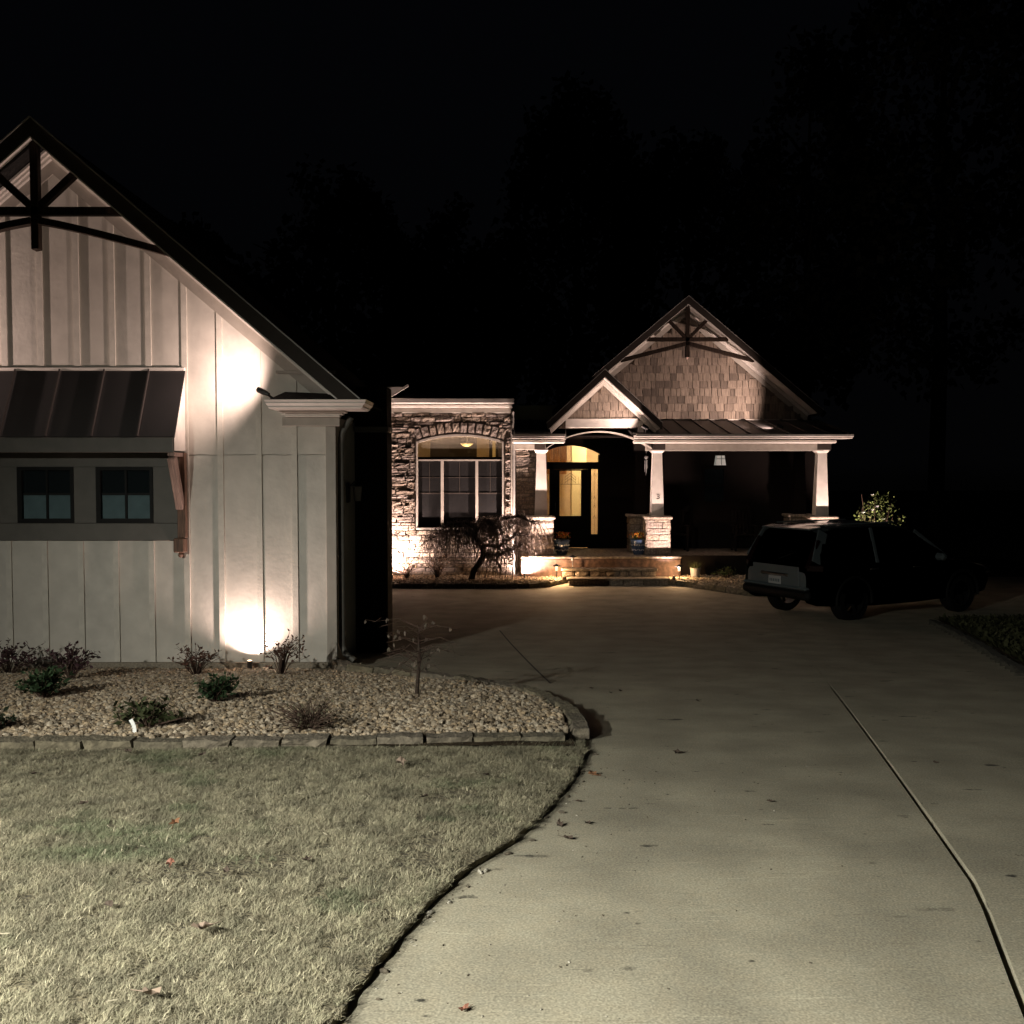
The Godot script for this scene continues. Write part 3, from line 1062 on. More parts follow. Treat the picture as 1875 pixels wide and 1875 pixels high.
	b.span(Vector3(-3.72, 0.70, GZ + 0.02), Vector3(-3.60, 0.858, GZ + 0.14), 0.01)
	part("foot_block", b, M.cedar, br)
	b = B.new()
	b.lathe(Vector3(-3.66, 0.70, GZ + 0.08), [[0.0, -0.06], [0.022, -0.05], [0.03, -0.025], [0.018, 0.0]], 10)
	part("drop_finial", b, M.cedar, br)

# ------------------------------------------------------------------ house
const SZ := -24.0       # stone front
const PZ := -24.0       # column faces
const WZ := -26.15      # main wall
const HX := 4.41        # ridge of the large gable

func stone_field(parent: Node3D, x0: float, x1: float, y0: float, y1: float, z: float, blocked: Callable, hmin := 0.065, hmax := 0.135, lmin := 0.16, lmax := 0.46, deep := 0.11) -> void:
	var y := y0
	while y < y1 - 0.02:
		var h := minf(rng.randf_range(hmin, hmax), y1 - y)
		if y1 - y - h < 0.05:
			h = y1 - y
		var x := x0 - rng.randf_range(0.0, 0.15)
		while x < x1 - 0.01:
			var w := rng.randf_range(lmin, lmax)
			var a := maxf(x, x0)
			var c := minf(x + w, x1)
			if x1 - c < 0.07:
				c = x1
			x = c if c == x1 else x + w
			# split round openings
			for r in clip_row(a, c, y, y + h, blocked):
				if r[1] - r[0] < 0.035:
					continue
				var d := rng.randf_range(0.55, 1.0) * deep
				var bs := Basis.from_euler(Vector3(rng.randf_range(-0.05, 0.05), rng.randf_range(-0.05, 0.05), rng.randf_range(-0.02, 0.02))).scaled_local(Vector3(r[1] - r[0] - 0.008, h - 0.008, d))
				put("stone", blocks[rng.randi() % blocks.size()], M["stone_%d" % (rng.randi() % 5)], parent, Transform3D(bs, Vector3((r[0] + r[1]) / 2.0, y + h / 2.0, z + d / 2.0 - 0.02) - where(parent)))
		y += h

func clip_row(a: float, c: float, y0: float, y1: float, blocked: Callable) -> Array:
	var out := []
	var open := false
	for i in 24:
		var x := lerpf(a, c, (i + 0.5) / 24.0)
		var free: bool = not (blocked.call(x, y0 + 0.01) or blocked.call(x, (y0 + y1) / 2.0) or blocked.call(x, y1 - 0.01))
		if free and not open:
			out.append([lerpf(a, c, i / 24.0), c])
		elif open and not free:
			out[-1][1] = lerpf(a, c, i / 24.0)
		open = free
	return out

func arc(cx: float, half: float, spring: float, rise: float, n: int, grow := 0.0) -> PackedVector2Array:
	var r := (half * half + rise * rise) / (2.0 * rise)
	var cy := spring + rise - r
	var a := asin(half / r)
	var out := PackedVector2Array()
	for i in n + 1:
		var t := lerpf(-a, a, float(i) / n)
		out.append(Vector2(cx + (r + grow) * sin(t), cy + (r + grow) * cos(t)))
	return out

func house() -> void:
	var o := thing("house", Vector3(3.0, -1.0, -25.0), "stone fronted craftsman house with shingled gables and a lit porch entry", "house")
	var b := B.new()

	# ---- stone front with the arched window
	var wx0 := -2.28
	var wx1 := -0.20
	var wc := (wx0 + wx1) / 2.0
	var wall := B.new()
	wall.span(Vector3(-3.6, -1.2, SZ - 0.3), Vector3(wx0, 3.1, SZ))
	wall.span(Vector3(wx1, -1.2, SZ - 0.3), Vector3(-0.03, 3.1, SZ))
	wall.span(Vector3(wx0, -1.2, SZ - 0.3), Vector3(wx1, 0.23, SZ))
	var head := arc(wc, 1.04, 2.30, 0.17, 14)
	head.append(Vector2(wx1, 3.1))
	head.append(Vector2(wx0, 3.1))
	wall.prism(head, SZ - 0.3, SZ)
	wall.span(Vector3(-0.33, -1.2, SZ - 0.3), Vector3(-0.03, 3.1, -27.5))     # side of the stone front
	var sw := part("stone_wall", wall, M.mortar, o)
	var r0 := (1.04 * 1.04 + 0.17 * 0.17) / 0.34
	var cy := 2.47 - r0
	var blocked := func(x: float, y: float) -> bool:
		if x > wx0 - 0.035 and x < wx1 + 0.035 and y > 0.2 and y < 2.32:
			return true
		var p := Vector2(x - wc, y - cy)
		return absf(x - wc) < 1.06 and y > 2.2 and p.length() < r0 + 0.29
	stone_field(sw, -3.1, -0.035, -1.0, 2.97, SZ, blocked)
	for i in 12:      # arch stones
		var t := lerpf(-1.0, 1.0, (i + 0.5) / 12.0) * asin(1.04 / r0)
		var mid := Vector2(wc + (r0 + 0.155) * sin(t), cy + (r0 + 0.155) * cos(t))
		var d := rng.randf_range(0.07, 0.11)
		var bs := Basis(Vector3(0, 0, 1), -t + rng.randf_range(-0.06, 0.06)).scaled_local(Vector3(0.165 * rng.randf_range(0.85, 1.0), 0.245 * rng.randf_range(0.85, 1.05), d))
		put("arch_stone", blocks[rng.randi() % blocks.size()], M["stone_%d" % [0, 2, 4][rng.randi() % 3]], sw, Transform3D(bs, Vector3(mid.x, mid.y, SZ + d / 2.0 - 0.02) - where(sw)))
	# the receding face of the corner
	b = B.new()
	b.span(Vector3(-0.029, -1.0, -24.65), Vector3(0.02, 2.97, SZ + 0.03))
	part("corner_trim", b, M.frieze, o)

	# window
	var outer := arc(wc, 1.04, 2.30, 0.17, 14, 0.0)
	var inner := arc(wc, 1.04, 2.30, 0.17, 14, -0.05)
	var ring := B.new()
	for i in 14:
		ring.prism(PackedVector2Array([outer[i], outer[i + 1], inner[i + 1], inner[i]]), SZ - 0.1, SZ + 0.05)
	ring.span(Vector3(wx0, 0.24, SZ - 0.1), Vector3(wx0 + 0.035, 2.29, SZ + 0.09))
	ring.span(Vector3(wx1 - 0.035, 0.24, SZ - 0.1), Vector3(wx1, 2.29, SZ + 0.09))
	ring.span(Vector3(wx0, 0.19, SZ - 0.1), Vector3(wx1, 0.24, SZ + 0.12))
	var win := part("arched_window", ring, M.frieze, o)
	b = B.new()
	b.span(Vector3(wx0 + 0.035, 1.87, SZ - 0.06), Vector3(wx1 - 0.035, 1.93, SZ + 0.02))
	part("transom_bar", b, M.frame, win)
	b = B.new()
	b.span(Vector3(wx0 + 0.035, 1.835, SZ - 0.06), Vector3(wx1 - 0.035, 1.868, SZ + 0.045))
	part("head_rail", b, M.frieze, win)
	for x in [-1.665, -0.84]:
		b = B.new()
		b.span(Vector3(x - 0.032, 0.25, SZ - 0.05), Vector3(x + 0.032, 1.834, SZ + 0.045))
		part("mullion", b, M.frieze, win)
	for q in [[wx0 + 0.035, -1.697], [-1.633, -0.872], [-0.808, wx1 - 0.035]]:
		b = B.new()
		b.span(Vector3(q[0], 0.245, SZ - 0.045), Vector3(q[1], 1.834, SZ - 0.03))
		part("insect_screen", b, M.screen, win)
		b = B.new()
		var xm: float = (q[0] + q[1]) / 2.0
		b.span(Vector3(xm - 0.008, 1.06, SZ - 0.029), Vector3(xm + 0.008, 1.80, SZ - 0.022))
		b.span(Vector3(q[0], 1.43, SZ - 0.0295), Vector3(q[1], 1.446, SZ - 0.0215))
		b.span(Vector3(q[0], 1.045, SZ - 0.029), Vector3(q[1], 1.075, SZ - 0.018))
		part("muntin", b, M.rake, win)
	b = B.new()
	var glass := inner.duplicate()
	glass.append(Vector2(wx1 - 0.035, 1.93))
	glass.append(Vector2(wx0 + 0.035, 1.93))
	b.prism(glass, SZ - 0.03, SZ - 0.024)
	part("transom_pane", b, M.pane, win)
	# the dim room behind it
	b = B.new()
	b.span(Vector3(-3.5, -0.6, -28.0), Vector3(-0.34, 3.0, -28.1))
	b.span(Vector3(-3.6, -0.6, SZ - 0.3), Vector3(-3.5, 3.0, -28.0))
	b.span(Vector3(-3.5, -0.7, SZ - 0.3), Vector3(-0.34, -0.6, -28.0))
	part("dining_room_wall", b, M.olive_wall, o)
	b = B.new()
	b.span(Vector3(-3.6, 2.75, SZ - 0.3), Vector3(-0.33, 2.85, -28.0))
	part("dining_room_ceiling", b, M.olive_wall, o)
	for q in [[-2.55, -2.22], [-0.95, -0.62]]:
		b = B.new()
		b.span(Vector3(q[0], -0.4, -27.2), Vector3(q[1], 2.74, -27.3))
		part("door_casing", b, M.tan_wall, o)
	b = B.new()
	b.span(Vector3(-0.52, -0.4, -26.8), Vector3(-0.44, 2.74, -26.9))
	part("door_casing", b, M.cream_wall, o)
	var dome := B.new()
	dome.lathe(Vector3(-1.15, 2.30, -25.6), [[0.0, -0.09], [0.09, -0.075], [0.16, -0.02], [0.17, 0.0], [0.02, 0.02], [0.012, 0.42]], 16)
	part("ceiling_lamp", dome, M.dim_globe, o)
	omni(o, Vector3(-1.15, 1.9, -25.6), 0.8, 0.08, Color(1.0, 0.78, 0.45))

	# cornice over the stone front
	for q in [[2.97, 3.09, 0.06, "frieze_board", "frieze"], [3.10, 3.165, 0.16, "crown_moulding", "trim"], [3.185, 3.30, 0.34, "gutter", "trim"]]:
		b = B.new()
		b.span(Vector3(-3.6, q[0], SZ - 0.3), Vector3(-0.03 + q[2] * 0.25, q[1], SZ + q[2]), 0.01)
		part(q[3], b, M[q[4]], o)
	b = B.new()
	b.quad(Vector3(-3.7, 3.31, SZ + 0.33), Vector3(0.05, 3.31, SZ + 0.33), Vector3(0.05, 4.6, -28.0), Vector3(-3.7, 4.6, -28.0), Vector3(0, 1, 0.3))
	b.quad(Vector3(-3.7, 3.25, SZ + 0.3), Vector3(0.05, 3.25, SZ + 0.3), Vector3(0.05, 4.5, -28.0), Vector3(-3.7, 4.5, -28.0), Vector3(0, -1, -0.3))
	b.quad(Vector3(0.05, 3.31, SZ + 0.33), Vector3(0.05, 3.25, SZ + 0.3), Vector3(0.05, 4.5, -28.0), Vector3(0.05, 4.6, -28.0), Vector3(1, 0, 0))
	part("roof", b, M.roofing, o)
	b = B.new()
	b.bar(Vector3(-2.9, 3.30, SZ + 0.42), Vector3(-2.42, 3.60, SZ + 0.42), 0.05, 0.06, Vector3.BACK)
	part("rake_board", b, M.trim, o)
	b = B.new()
	b.prism(PackedVector2Array([Vector2(-3.4, 3.31), Vector2(-2.92, 3.31), Vector2(-2.46, 3.56), Vector2(-3.4, 3.56)]), SZ + 0.30, SZ + 0.37)
	part("rake_soffit", b, M.trim, o)
	b = B.new()
	b.tube([Vector3(0.035, 3.0, SZ + 0.1), Vector3(0.045, 2.9, SZ + 0.02), Vector3(0.045, -0.9, SZ + 0.02)], [0.035, 0.035, 0.035], 6)
	part("downspout", b, M.downspout, o)

	# ---- stone strip beside the first column, set back
	b = B.new()
	b.span(Vector3(0.02, -1.0, -24.95), Vector3(0.85, 2.35, -24.72))
	var strip := part("stone_wall", b, M.mortar, o)
	stone_field(strip, 0.08, 0.84, -0.95, 2.15, -24.72, func(_x: float, _y: float) -> bool: return false)
	b = B.new()
	b.span(Vector3(0.02, -1.0, -24.96), Vector3(0.12, 2.4, -26.1))
	b.span(Vector3(0.74, -1.0, -24.96), Vector3(0.84, 2.4, -26.1))
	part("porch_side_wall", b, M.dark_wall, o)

	# ---- wall behind the porch, with the door opening left free
	b = B.new()
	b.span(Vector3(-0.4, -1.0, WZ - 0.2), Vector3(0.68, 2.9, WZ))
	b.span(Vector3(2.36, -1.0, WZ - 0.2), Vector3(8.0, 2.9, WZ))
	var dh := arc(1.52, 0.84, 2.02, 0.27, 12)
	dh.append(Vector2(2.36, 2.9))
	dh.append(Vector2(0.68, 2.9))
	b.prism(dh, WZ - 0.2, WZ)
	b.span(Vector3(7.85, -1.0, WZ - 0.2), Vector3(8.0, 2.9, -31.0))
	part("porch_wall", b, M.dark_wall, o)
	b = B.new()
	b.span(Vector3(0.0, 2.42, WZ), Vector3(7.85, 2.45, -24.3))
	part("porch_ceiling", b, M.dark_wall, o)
	b = B.new()
	b.span(Vector3(0.2, -1.1, -31.0), Vector3(8.0, -0.42, -24.02))
	part("porch_floor", b, M.tread, o)
	b = B.new()
	b.span(Vector3(0.22, -1.1, -24.02), Vector3(3.98, -0.475, -23.65), 0.015)
	part("landing", b, M.porch_slab, o)
	b = B.new()
	b.span(Vector3(0.20, -0.472, -24.019), Vector3(4.0, -0.42, -23.63), 0.012)
	part("landing_tread", b, M.tread, o)
	b = B.new()
	b.span(Vector3(3.985, -1.1, -24.015), Vector3(8.0, -0.43, -23.99))  # dark sheet added over the porch face to stand in for shade
	part("shade_skirt", b, M.dark_wall, o)
	entry(o)
	# porch window, barely seen
	b = B.new()
	for q in [[4.95, 0.75, 5.0, 1.7], [5.5, 0.75, 5.55, 1.7], [5.0, 0.75, 5.5, 0.8], [5.0, 1.65, 5.5, 1.7], [5.0, 1.2, 5.5, 1.24]]:
		b.span(Vector3(q[0], q[1], WZ + 0.001), Vector3(q[2], q[3], WZ + 0.05))
	var pw := part("porch_window", b, M.dark_wall, o)
	b = B.new()
	b.span(Vector3(5.0, 0.8, WZ + 0.002), Vector3(5.5, 1.65, WZ + 0.015))
	part("pane", b, M.dark_pane, pw)

	# ---- porch cornice in two runs, left and right of the small gable
	for q in [[0.01, 1.24], [2.87, 7.92]]:
		b = B.new()
		b.span(Vector3(q[0], 2.385, -23.75), Vector3(q[1], 2.452, -23.30), 0.012)
		b.span(Vector3(q[0], 2.345, -23.75), Vector3(q[1] - 0.02, 2.384, -23.34), 0.008)
		part("gutter", b, M.trim, o)
		b = B.new()
		b.span(Vector3(q[0], 2.245, -23.95), Vector3(minf(q[1], 7.6), 2.318, -23.55), 0.02)
		part("crown_moulding", b, M.trim, o)
	b = B.new()
	b.span(Vector3(3.2, 2.075, -24.22), Vector3(7.42, 2.244, -23.96), 0.006)
	part("porch_beam", b, M.frieze, o)
	b = B.new()
	b.span(Vector3(0.02, 2.10, -24.22), Vector3(0.60, 2.244, -23.97), 0.006)
	part("porch_beam", b, M.frieze, o)
	for i in 5:
		b = B.new()
		b.span(Vector3(7.45, 2.30, -24.0 - i * 0.5), Vector3(7.6, 2.42, -24.45 - i * 0.5))
		part("side_beam", b, M.frieze, o)
	# standing seam porch roof, panel by panel
	var px := 0.0
	while px < 7.9:
		var nx := minf(px + 0.46, 7.92)
		if not (px > 0.9 and nx < 3.2):
			b = B.new()
			var rise := 0.47
			var tx := minf(nx, 7.9)
			var a0 := Vector3(px, 2.44, -23.32)
			var a1 := Vector3(nx, 2.44, -23.32)
			var c1 := Vector3(tx, 2.44 + rise, WZ + 0.16)
			var c0 := Vector3(px, 2.44 + rise, WZ + 0.16)
			b.quad(a0, a1, c1, c0, Vector3(0, 1, 0.3))
			b.quad(a0 - Vector3(0, 0.02, 0), a1 - Vector3(0, 0.02, 0), c1 - Vector3(0, 0.02, 0), c0 - Vector3(0, 0.02, 0), Vector3(0, -1, -0.3))
			part("roof_panel", b, M.porch_metal, o)
			b = B.new()
			b.bar(a0 + Vector3(0, 0.02, 0), c0 + Vector3(0, 0.02, 0), 0.02, 0.03)
			part("standing_seam", b, M.porch_metal, o)
		px = nx

	small_gable(o)
	large_gable(o)
	for q in [[0.70, "paired"], [3.485, "numbered"], [7.43, "end"]]:
		column(o, q[0], -24.2, M.trim)
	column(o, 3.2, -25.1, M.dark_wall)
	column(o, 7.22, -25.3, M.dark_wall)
	# house number on the middle column
	var tm := TextMesh.new()
	tm.text = "3"
	var sf := SystemFont.new()
	sf.font_names = PackedStringArray(["Droid Sans"])
	tm.font = sf
	tm.font_size = 64
	tm.pixel_size = 0.0026
	tm.depth = 0.012
	var num := put("house_number", tm, M.dark_metal, o, Transform3D(Basis.IDENTITY, Vector3(3.50, 0.98, -24.058) - o.position))
	num.set_meta("label", "dark house number 3 on the column")

	# ---- steps
	var s2 := B.new()
	s2.span(Vector3(1.147, -0.73, -23.62), Vector3(3.39, -0.675, -23.27), 0.012)
	var st2 := part("step", s2, M.tread, o)
	stone_row(st2, 1.17, 3.37, -0.88, -0.732, -23.34, 0.3)
	var s1 := B.new()
	s1.span(Vector3(1.27, -0.915, -23.36), Vector3(3.61, -0.862, -22.88), 0.012)
	var st1 := part("step", s1, M.tread, o)
	stone_row(st1, 1.29, 3.59, -1.06, -0.917, -22.96, 0.36)
	b = B.new()
	b.span(Vector3(1.2, -1.1, -23.64), Vector3(3.34, -0.735, -23.42))
	b.span(Vector3(1.32, -1.1, -23.42), Vector3(3.56, -0.92, -23.03))
	part("step_core", b, M.mortar, o)

func stone_row(parent: Node3D, x0: float, x1: float, y0: float, y1: float, z: float, each: float) -> void:
	var x := x0
	while x < x1 - 0.02:
		var w := minf(each * rng.randf_range(0.7, 1.3), x1 - x)
		if x1 - x - w < 0.1:
			w = x1 - x
		var bs := Basis.IDENTITY.scaled_local(Vector3(w - 0.008, y1 - y0 - 0.006, 0.12))
		put("step_stone", blocks[rng.randi() % blocks.size()], M["stone_%d" % (rng.randi() % 3)], parent, Transform3D(bs, Vector3(x + w / 2.0, (y0 + y1) / 2.0, z) - where(parent)))
		x += w

func entry(o: Node3D) -> void:
	# black frame with sidelights and an arched transom
	var z0 := WZ - 0.12
	var z1 := WZ + 0.02
	var b := B.new()
	for q in [[0.68, -0.42, 0.79, 2.02], [0.975, -0.42, 1.065, 1.82], [1.98, -0.42, 2.06, 1.82], [2.24, -0.42, 2.36, 2.02], [0.79, 1.64, 2.24, 1.826], [0.79, -0.42, 0.975, -0.05], [2.06, -0.42, 2.24, -0.05]]:
		b.span(Vector3(q[0], q[1], z0), Vector3(q[2], q[3], z1))
	var up := arc(1.52, 0.84, 2.02, 0.27, 12)
	var dn := arc(1.52, 0.84, 2.02, 0.27, 12, -0.035)
	for i in 12:
		b.prism(PackedVector2Array([up[i], up[i + 1], dn[i + 1], dn[i]]), z0, z1)
	var fr := part("entry_frame", b, M.frame, o)
	b = B.new()
	var tp := dn.duplicate()
	tp.append(Vector2(2.3, 1.826))
	tp.append(Vector2(0.74, 1.826))
	b.prism(tp, WZ - 0.06, WZ - 0.054)
	part("transom_pane", b, M.pane, fr)
	for q in [[0.79, 0.975], [2.06, 2.24]]:
		b = B.new()
		b.span(Vector3(q[0], -0.05, WZ - 0.06), Vector3(q[1], 1.64, WZ - 0.054))
		part("sidelight_pane", b, M.pane, fr)
		b = B.new()
		var xm: float = (q[0] + q[1]) / 2.0
		b.bar(Vector3(xm, -0.05, WZ - 0.05), Vector3(xm, 1.64, WZ - 0.05), 0.006, 0.006, Vector3.BACK)
		for y in [0.35, 0.62, 0.85, 1.45]:
			b.bar(Vector3(xm - 0.04, y, WZ - 0.05), Vector3(xm, y + 0.09, WZ - 0.05), 0.007, 0.007, Vector3.BACK)
			b.bar(Vector3(xm + 0.04, y, WZ - 0.05), Vector3(xm, y + 0.09, WZ - 0.05), 0.007, 0.007, Vector3.BACK)
		part("leading", b, M.lead, fr)
	# the door leaf with its glass
	b = B.new()
	for q in [[1.068, -0.40, 1.24, 1.638], [1.80, -0.40, 1.978, 1.638], [1.24, -0.40, 1.80, 0.422], [1.24, 1.60, 1.80, 1.638]]:
		b.span(Vector3(q[0], q[1], WZ - 0.10), Vector3(q[2], q[3], WZ - 0.04))
	var door := part("front_door", b, M.frame, o)
	b = B.new()
	b.span(Vector3(1.24, 0.422, WZ - 0.075), Vector3(1.80, 1.60, WZ - 0.069))
	part("door_pane", b, M.pane, door)
	b = B.new()
	var z := WZ - 0.064
	b.bar(Vector3(1.52, 0.43, z), Vector3(1.52, 1.28, z), 0.01, 0.01, Vector3.BACK)
	b.bar(Vector3(1.25, 1.25, z), Vector3(1.79, 1.25, z), 0.012, 0.012, Vector3.BACK)
	for dy in [0.0, 0.07, 0.14]:
		b.bar(Vector3(1.38, 1.29 + dy, z), Vector3(1.52, 1.40 + dy, z), 0.011, 0.011, Vector3.BACK)
		b.bar(Vector3(1.66, 1.29 + dy, z), Vector3(1.52, 1.40 + dy, z), 0.011, 0.011, Vector3.BACK)
	for x in [1.31, 1.38, 1.45, 1.59, 1.66, 1.73]:
		b.bar(Vector3(x, 1.26, z), Vector3(x, 1.44, z), 0.006, 0.006, Vector3.BACK)
	part("leading", b, M.lead, door)
	b = B.new()
	b.tube([Vector3(1.13, 0.55, WZ - 0.03), Vector3(1.13, 0.58, WZ + 0.02), Vector3(1.13, 0.70, WZ + 0.03), Vector3(1.13, 0.76, WZ - 0.03)], [0.012, 0.012, 0.012, 0.012], 6)
	part("door_handle", b, M.dark_metal, door)
	# the lit hall behind the glass
	b = B.new()
	b.span(Vector3(0.0, -0.42, -30.2), Vector3(4.2, 3.2, -30.3))
	b.span(Vector3(-0.1, -0.42, WZ - 0.2), Vector3(0.0, 3.2, -30.3))
	b.span(Vector3(4.2, -0.42, WZ - 0.2), Vector3(4.3, 3.2, -30.3))
	part("hall_wall", b, M.tan_wall, o)
	b = B.new()
	b.span(Vector3(0.0, 3.2, WZ - 0.2), Vector3(4.2, 3.3, -30.3))
	b.span(Vector3(0.0, 2.9, WZ - 0.2), Vector3(4.2, 3.3, WZ - 0.1))
	part("hall_ceiling", b, M.cream_wall, o)
	b = B.new()
	b.span(Vector3(0.0, -0.44, WZ - 0.2), Vector3(4.2, -0.415, -30.2))
	part("hall_floor", b, M.room_floor, o)
	for i in 4:
		b = B.new()
		b.span(Vector3(0.80 + 0.205 * i, 1.5, -29.6), Vector3(0.995 + 0.205 * i, 2.75, -29.75), 0.01)
		part("cabinet_door", b, M.cabinet, o)
	b = B.new()
	b.span(Vector3(1.72, -0.4, -29.0), Vector3(2.14, 3.19, -29.4), 0.01)
	part("hall_pillar", b, M.cream_wall, o)
	b = B.new()
	b.lathe(Vector3(2.9, 2.55, -28.3), [[0.0, -0.12], [0.085, -0.085], [0.12, 0.0], [0.085, 0.085], [0.0, 0.12]], 16)
	var hl := part("hall_lamp", b, M.globe, o)
	omni(hl, Vector3(2.9, 2.55, -28.3), 7.6, 0.1, Color(1.0, 0.86, 0.66))

func column(o: Node3D, x: float, z: float, m: Material) -> void:
	# tapered shaft on a stone pier
	var b := B.new()
	var y0 := 0.52
	var y1 := 2.02
	var p := []
	for q in [[0.155, y0], [0.108, y1]]:
		for c in [[-1, 1], [1, 1], [1, -1], [-1, -1]]:
			p.append(Vector3(x + c[0] * q[0], q[1], z + c[1] * q[0]))
	for i in 4:
		var j := (i + 1) % 4
		b.quad(p[i], p[j], p[4 + j], p[4 + i], (p[i] + p[j]) / 2.0 - Vector3(x, y0, z))
	b.quad(p[4], p[5], p[6], p[7], Vector3.UP)
	var sh := part("column", b, m, o)
	b = B.new()
	var cap := [[0.112, y1], [0.165, 2.085]]
	p = []
	for q in cap:
		for c in [[-1, 1], [1, 1], [1, -1], [-1, -1]]:
			p.append(Vector3(x + c[0] * q[0], q[1], z + c[1] * q[0]))
	for i in 4:
		var j := (i + 1) % 4
		b.quad(p[i], p[j], p[4 + j], p[4 + i], (p[i] + p[j]) / 2.0 - Vector3(x, y1, z))
	b.span(Vector3(x - 0.168, 2.085, z - 0.168), Vector3(x + 0.168, 2.10, z + 0.168))
	part("capital", b, m, sh)
	b = B.new()
	b.span(Vector3(x - 0.165, 2.101, z - 0.16), Vector3(x + 0.165, 2.30, z + 0.245))
	part("block", b, M.rake, sh)
	b = B.new()
	b.span(Vector3(x - 0.34, 0.445, z - 0.34), Vector3(x + 0.34, 0.518, z + 0.34), 0.02)
	part("pier_cap", b, M.stone_2, sh)
	b = B.new()
	b.span(Vector3(x - 0.25, -0.95, z - 0.25), Vector3(x + 0.25, 0.444, z + 0.25))
	part("pier_core", b, M.mortar, sh)
	for f in [[Vector3(0, 0, 1), 0.0], [Vector3(-1, 0, 0), -PI / 2], [Vector3(1, 0, 0), PI / 2]]:
		var y := -0.95
		while y < 0.43:
			var h := minf(rng.randf_range(0.13, 0.21), 0.44 - y)
			var cut := rng.randf_range(-0.12, 0.12)
			var spans := [[-0.29, cut], [cut, 0.29]] if rng.randf() < 0.6 else [[-0.29, 0.29]]
			for s in spans:
				var bs := Basis(Vector3.UP, f[1]).scaled_local(Vector3(s[1] - s[0] - 0.006, h - 0.006, 0.075))
				var off := Basis(Vector3.UP, f[1]) * Vector3((s[0] + s[1]) / 2.0, 0, 0.27)
				put("pier_stone", blocks[rng.randi() % blocks.size()], M["stone_%d" % [2, 0, 4, 2][rng.randi() % 4]], sh, Transform3D(bs, Vector3(x, y + h / 2.0, z) + off - where(sh)))
			y += h

func shingles(parent: Node3D, cx: float, base: float, apex: float, slope: float, z: float, mats: Array, xmin: float, xmax: float, course := 0.196) -> void:
	var shapes := []
	for w in [0.11, 0.15, 0.19, 0.23]:
		for k in 2:
			var b := B.new()
			var h := course + 0.05 - 0.012 * k
			b.box(Vector3(0, 0, 0), Vector3(w - 0.012, h, 0.02), Basis.IDENTITY, 0.002)
			shapes.append([w, b.mesh(), h])
	var y := base
	while y < apex - 0.05:
		var half := (apex - y) / slope
		var x := maxf(cx - half, xmin) + rng.randf_range(-0.1, 0.0)
		while x < minf(cx + half, xmax):
			var s: Array = shapes[rng.randi() % shapes.size()]
			x += s[0] / 2.0
			var mid: float = y + s[2] / 2.0
			if absf(x - cx) + s[0] * 0.25 < (apex - y - course * 0.3) / slope and x < xmax and x > xmin - 0.1:
				var t := Basis(Vector3.RIGHT, -0.085 + rng.randf_range(-0.025, 0.02)) * Basis(Vector3.UP, rng.randf_range(-0.04, 0.04))
				put("shingle", s[1], M[mats[rng.randi() % mats.size()]], parent, Transform3D(t, Vector3(x, mid + rng.randf_range(-0.006, 0.006), z + 0.022 + rng.randf_range(0.0, 0.008)) - where(parent)))
			x += s[0] / 2.0
		y += course

func slope_band(o: Node3D, called: String, m: Material, cx: float, y_at_ridge: float, slope: float, run0: float, run1: float, thick: float, z0: float, z1: float, side: float) -> void:
	var b := B.new()
	b.prism(PackedVector2Array([Vector2(cx + side * run0, y_at_ridge - slope * run0), Vector2(cx + side * run1, y_at_ridge - slope * run1), Vector2(cx + side * run1, y_at_ridge - slope * run1 - thick), Vector2(cx + side * run0, y_at_ridge - slope * run0 - thick)]), z0, z1)
	part(called, b, m, o)

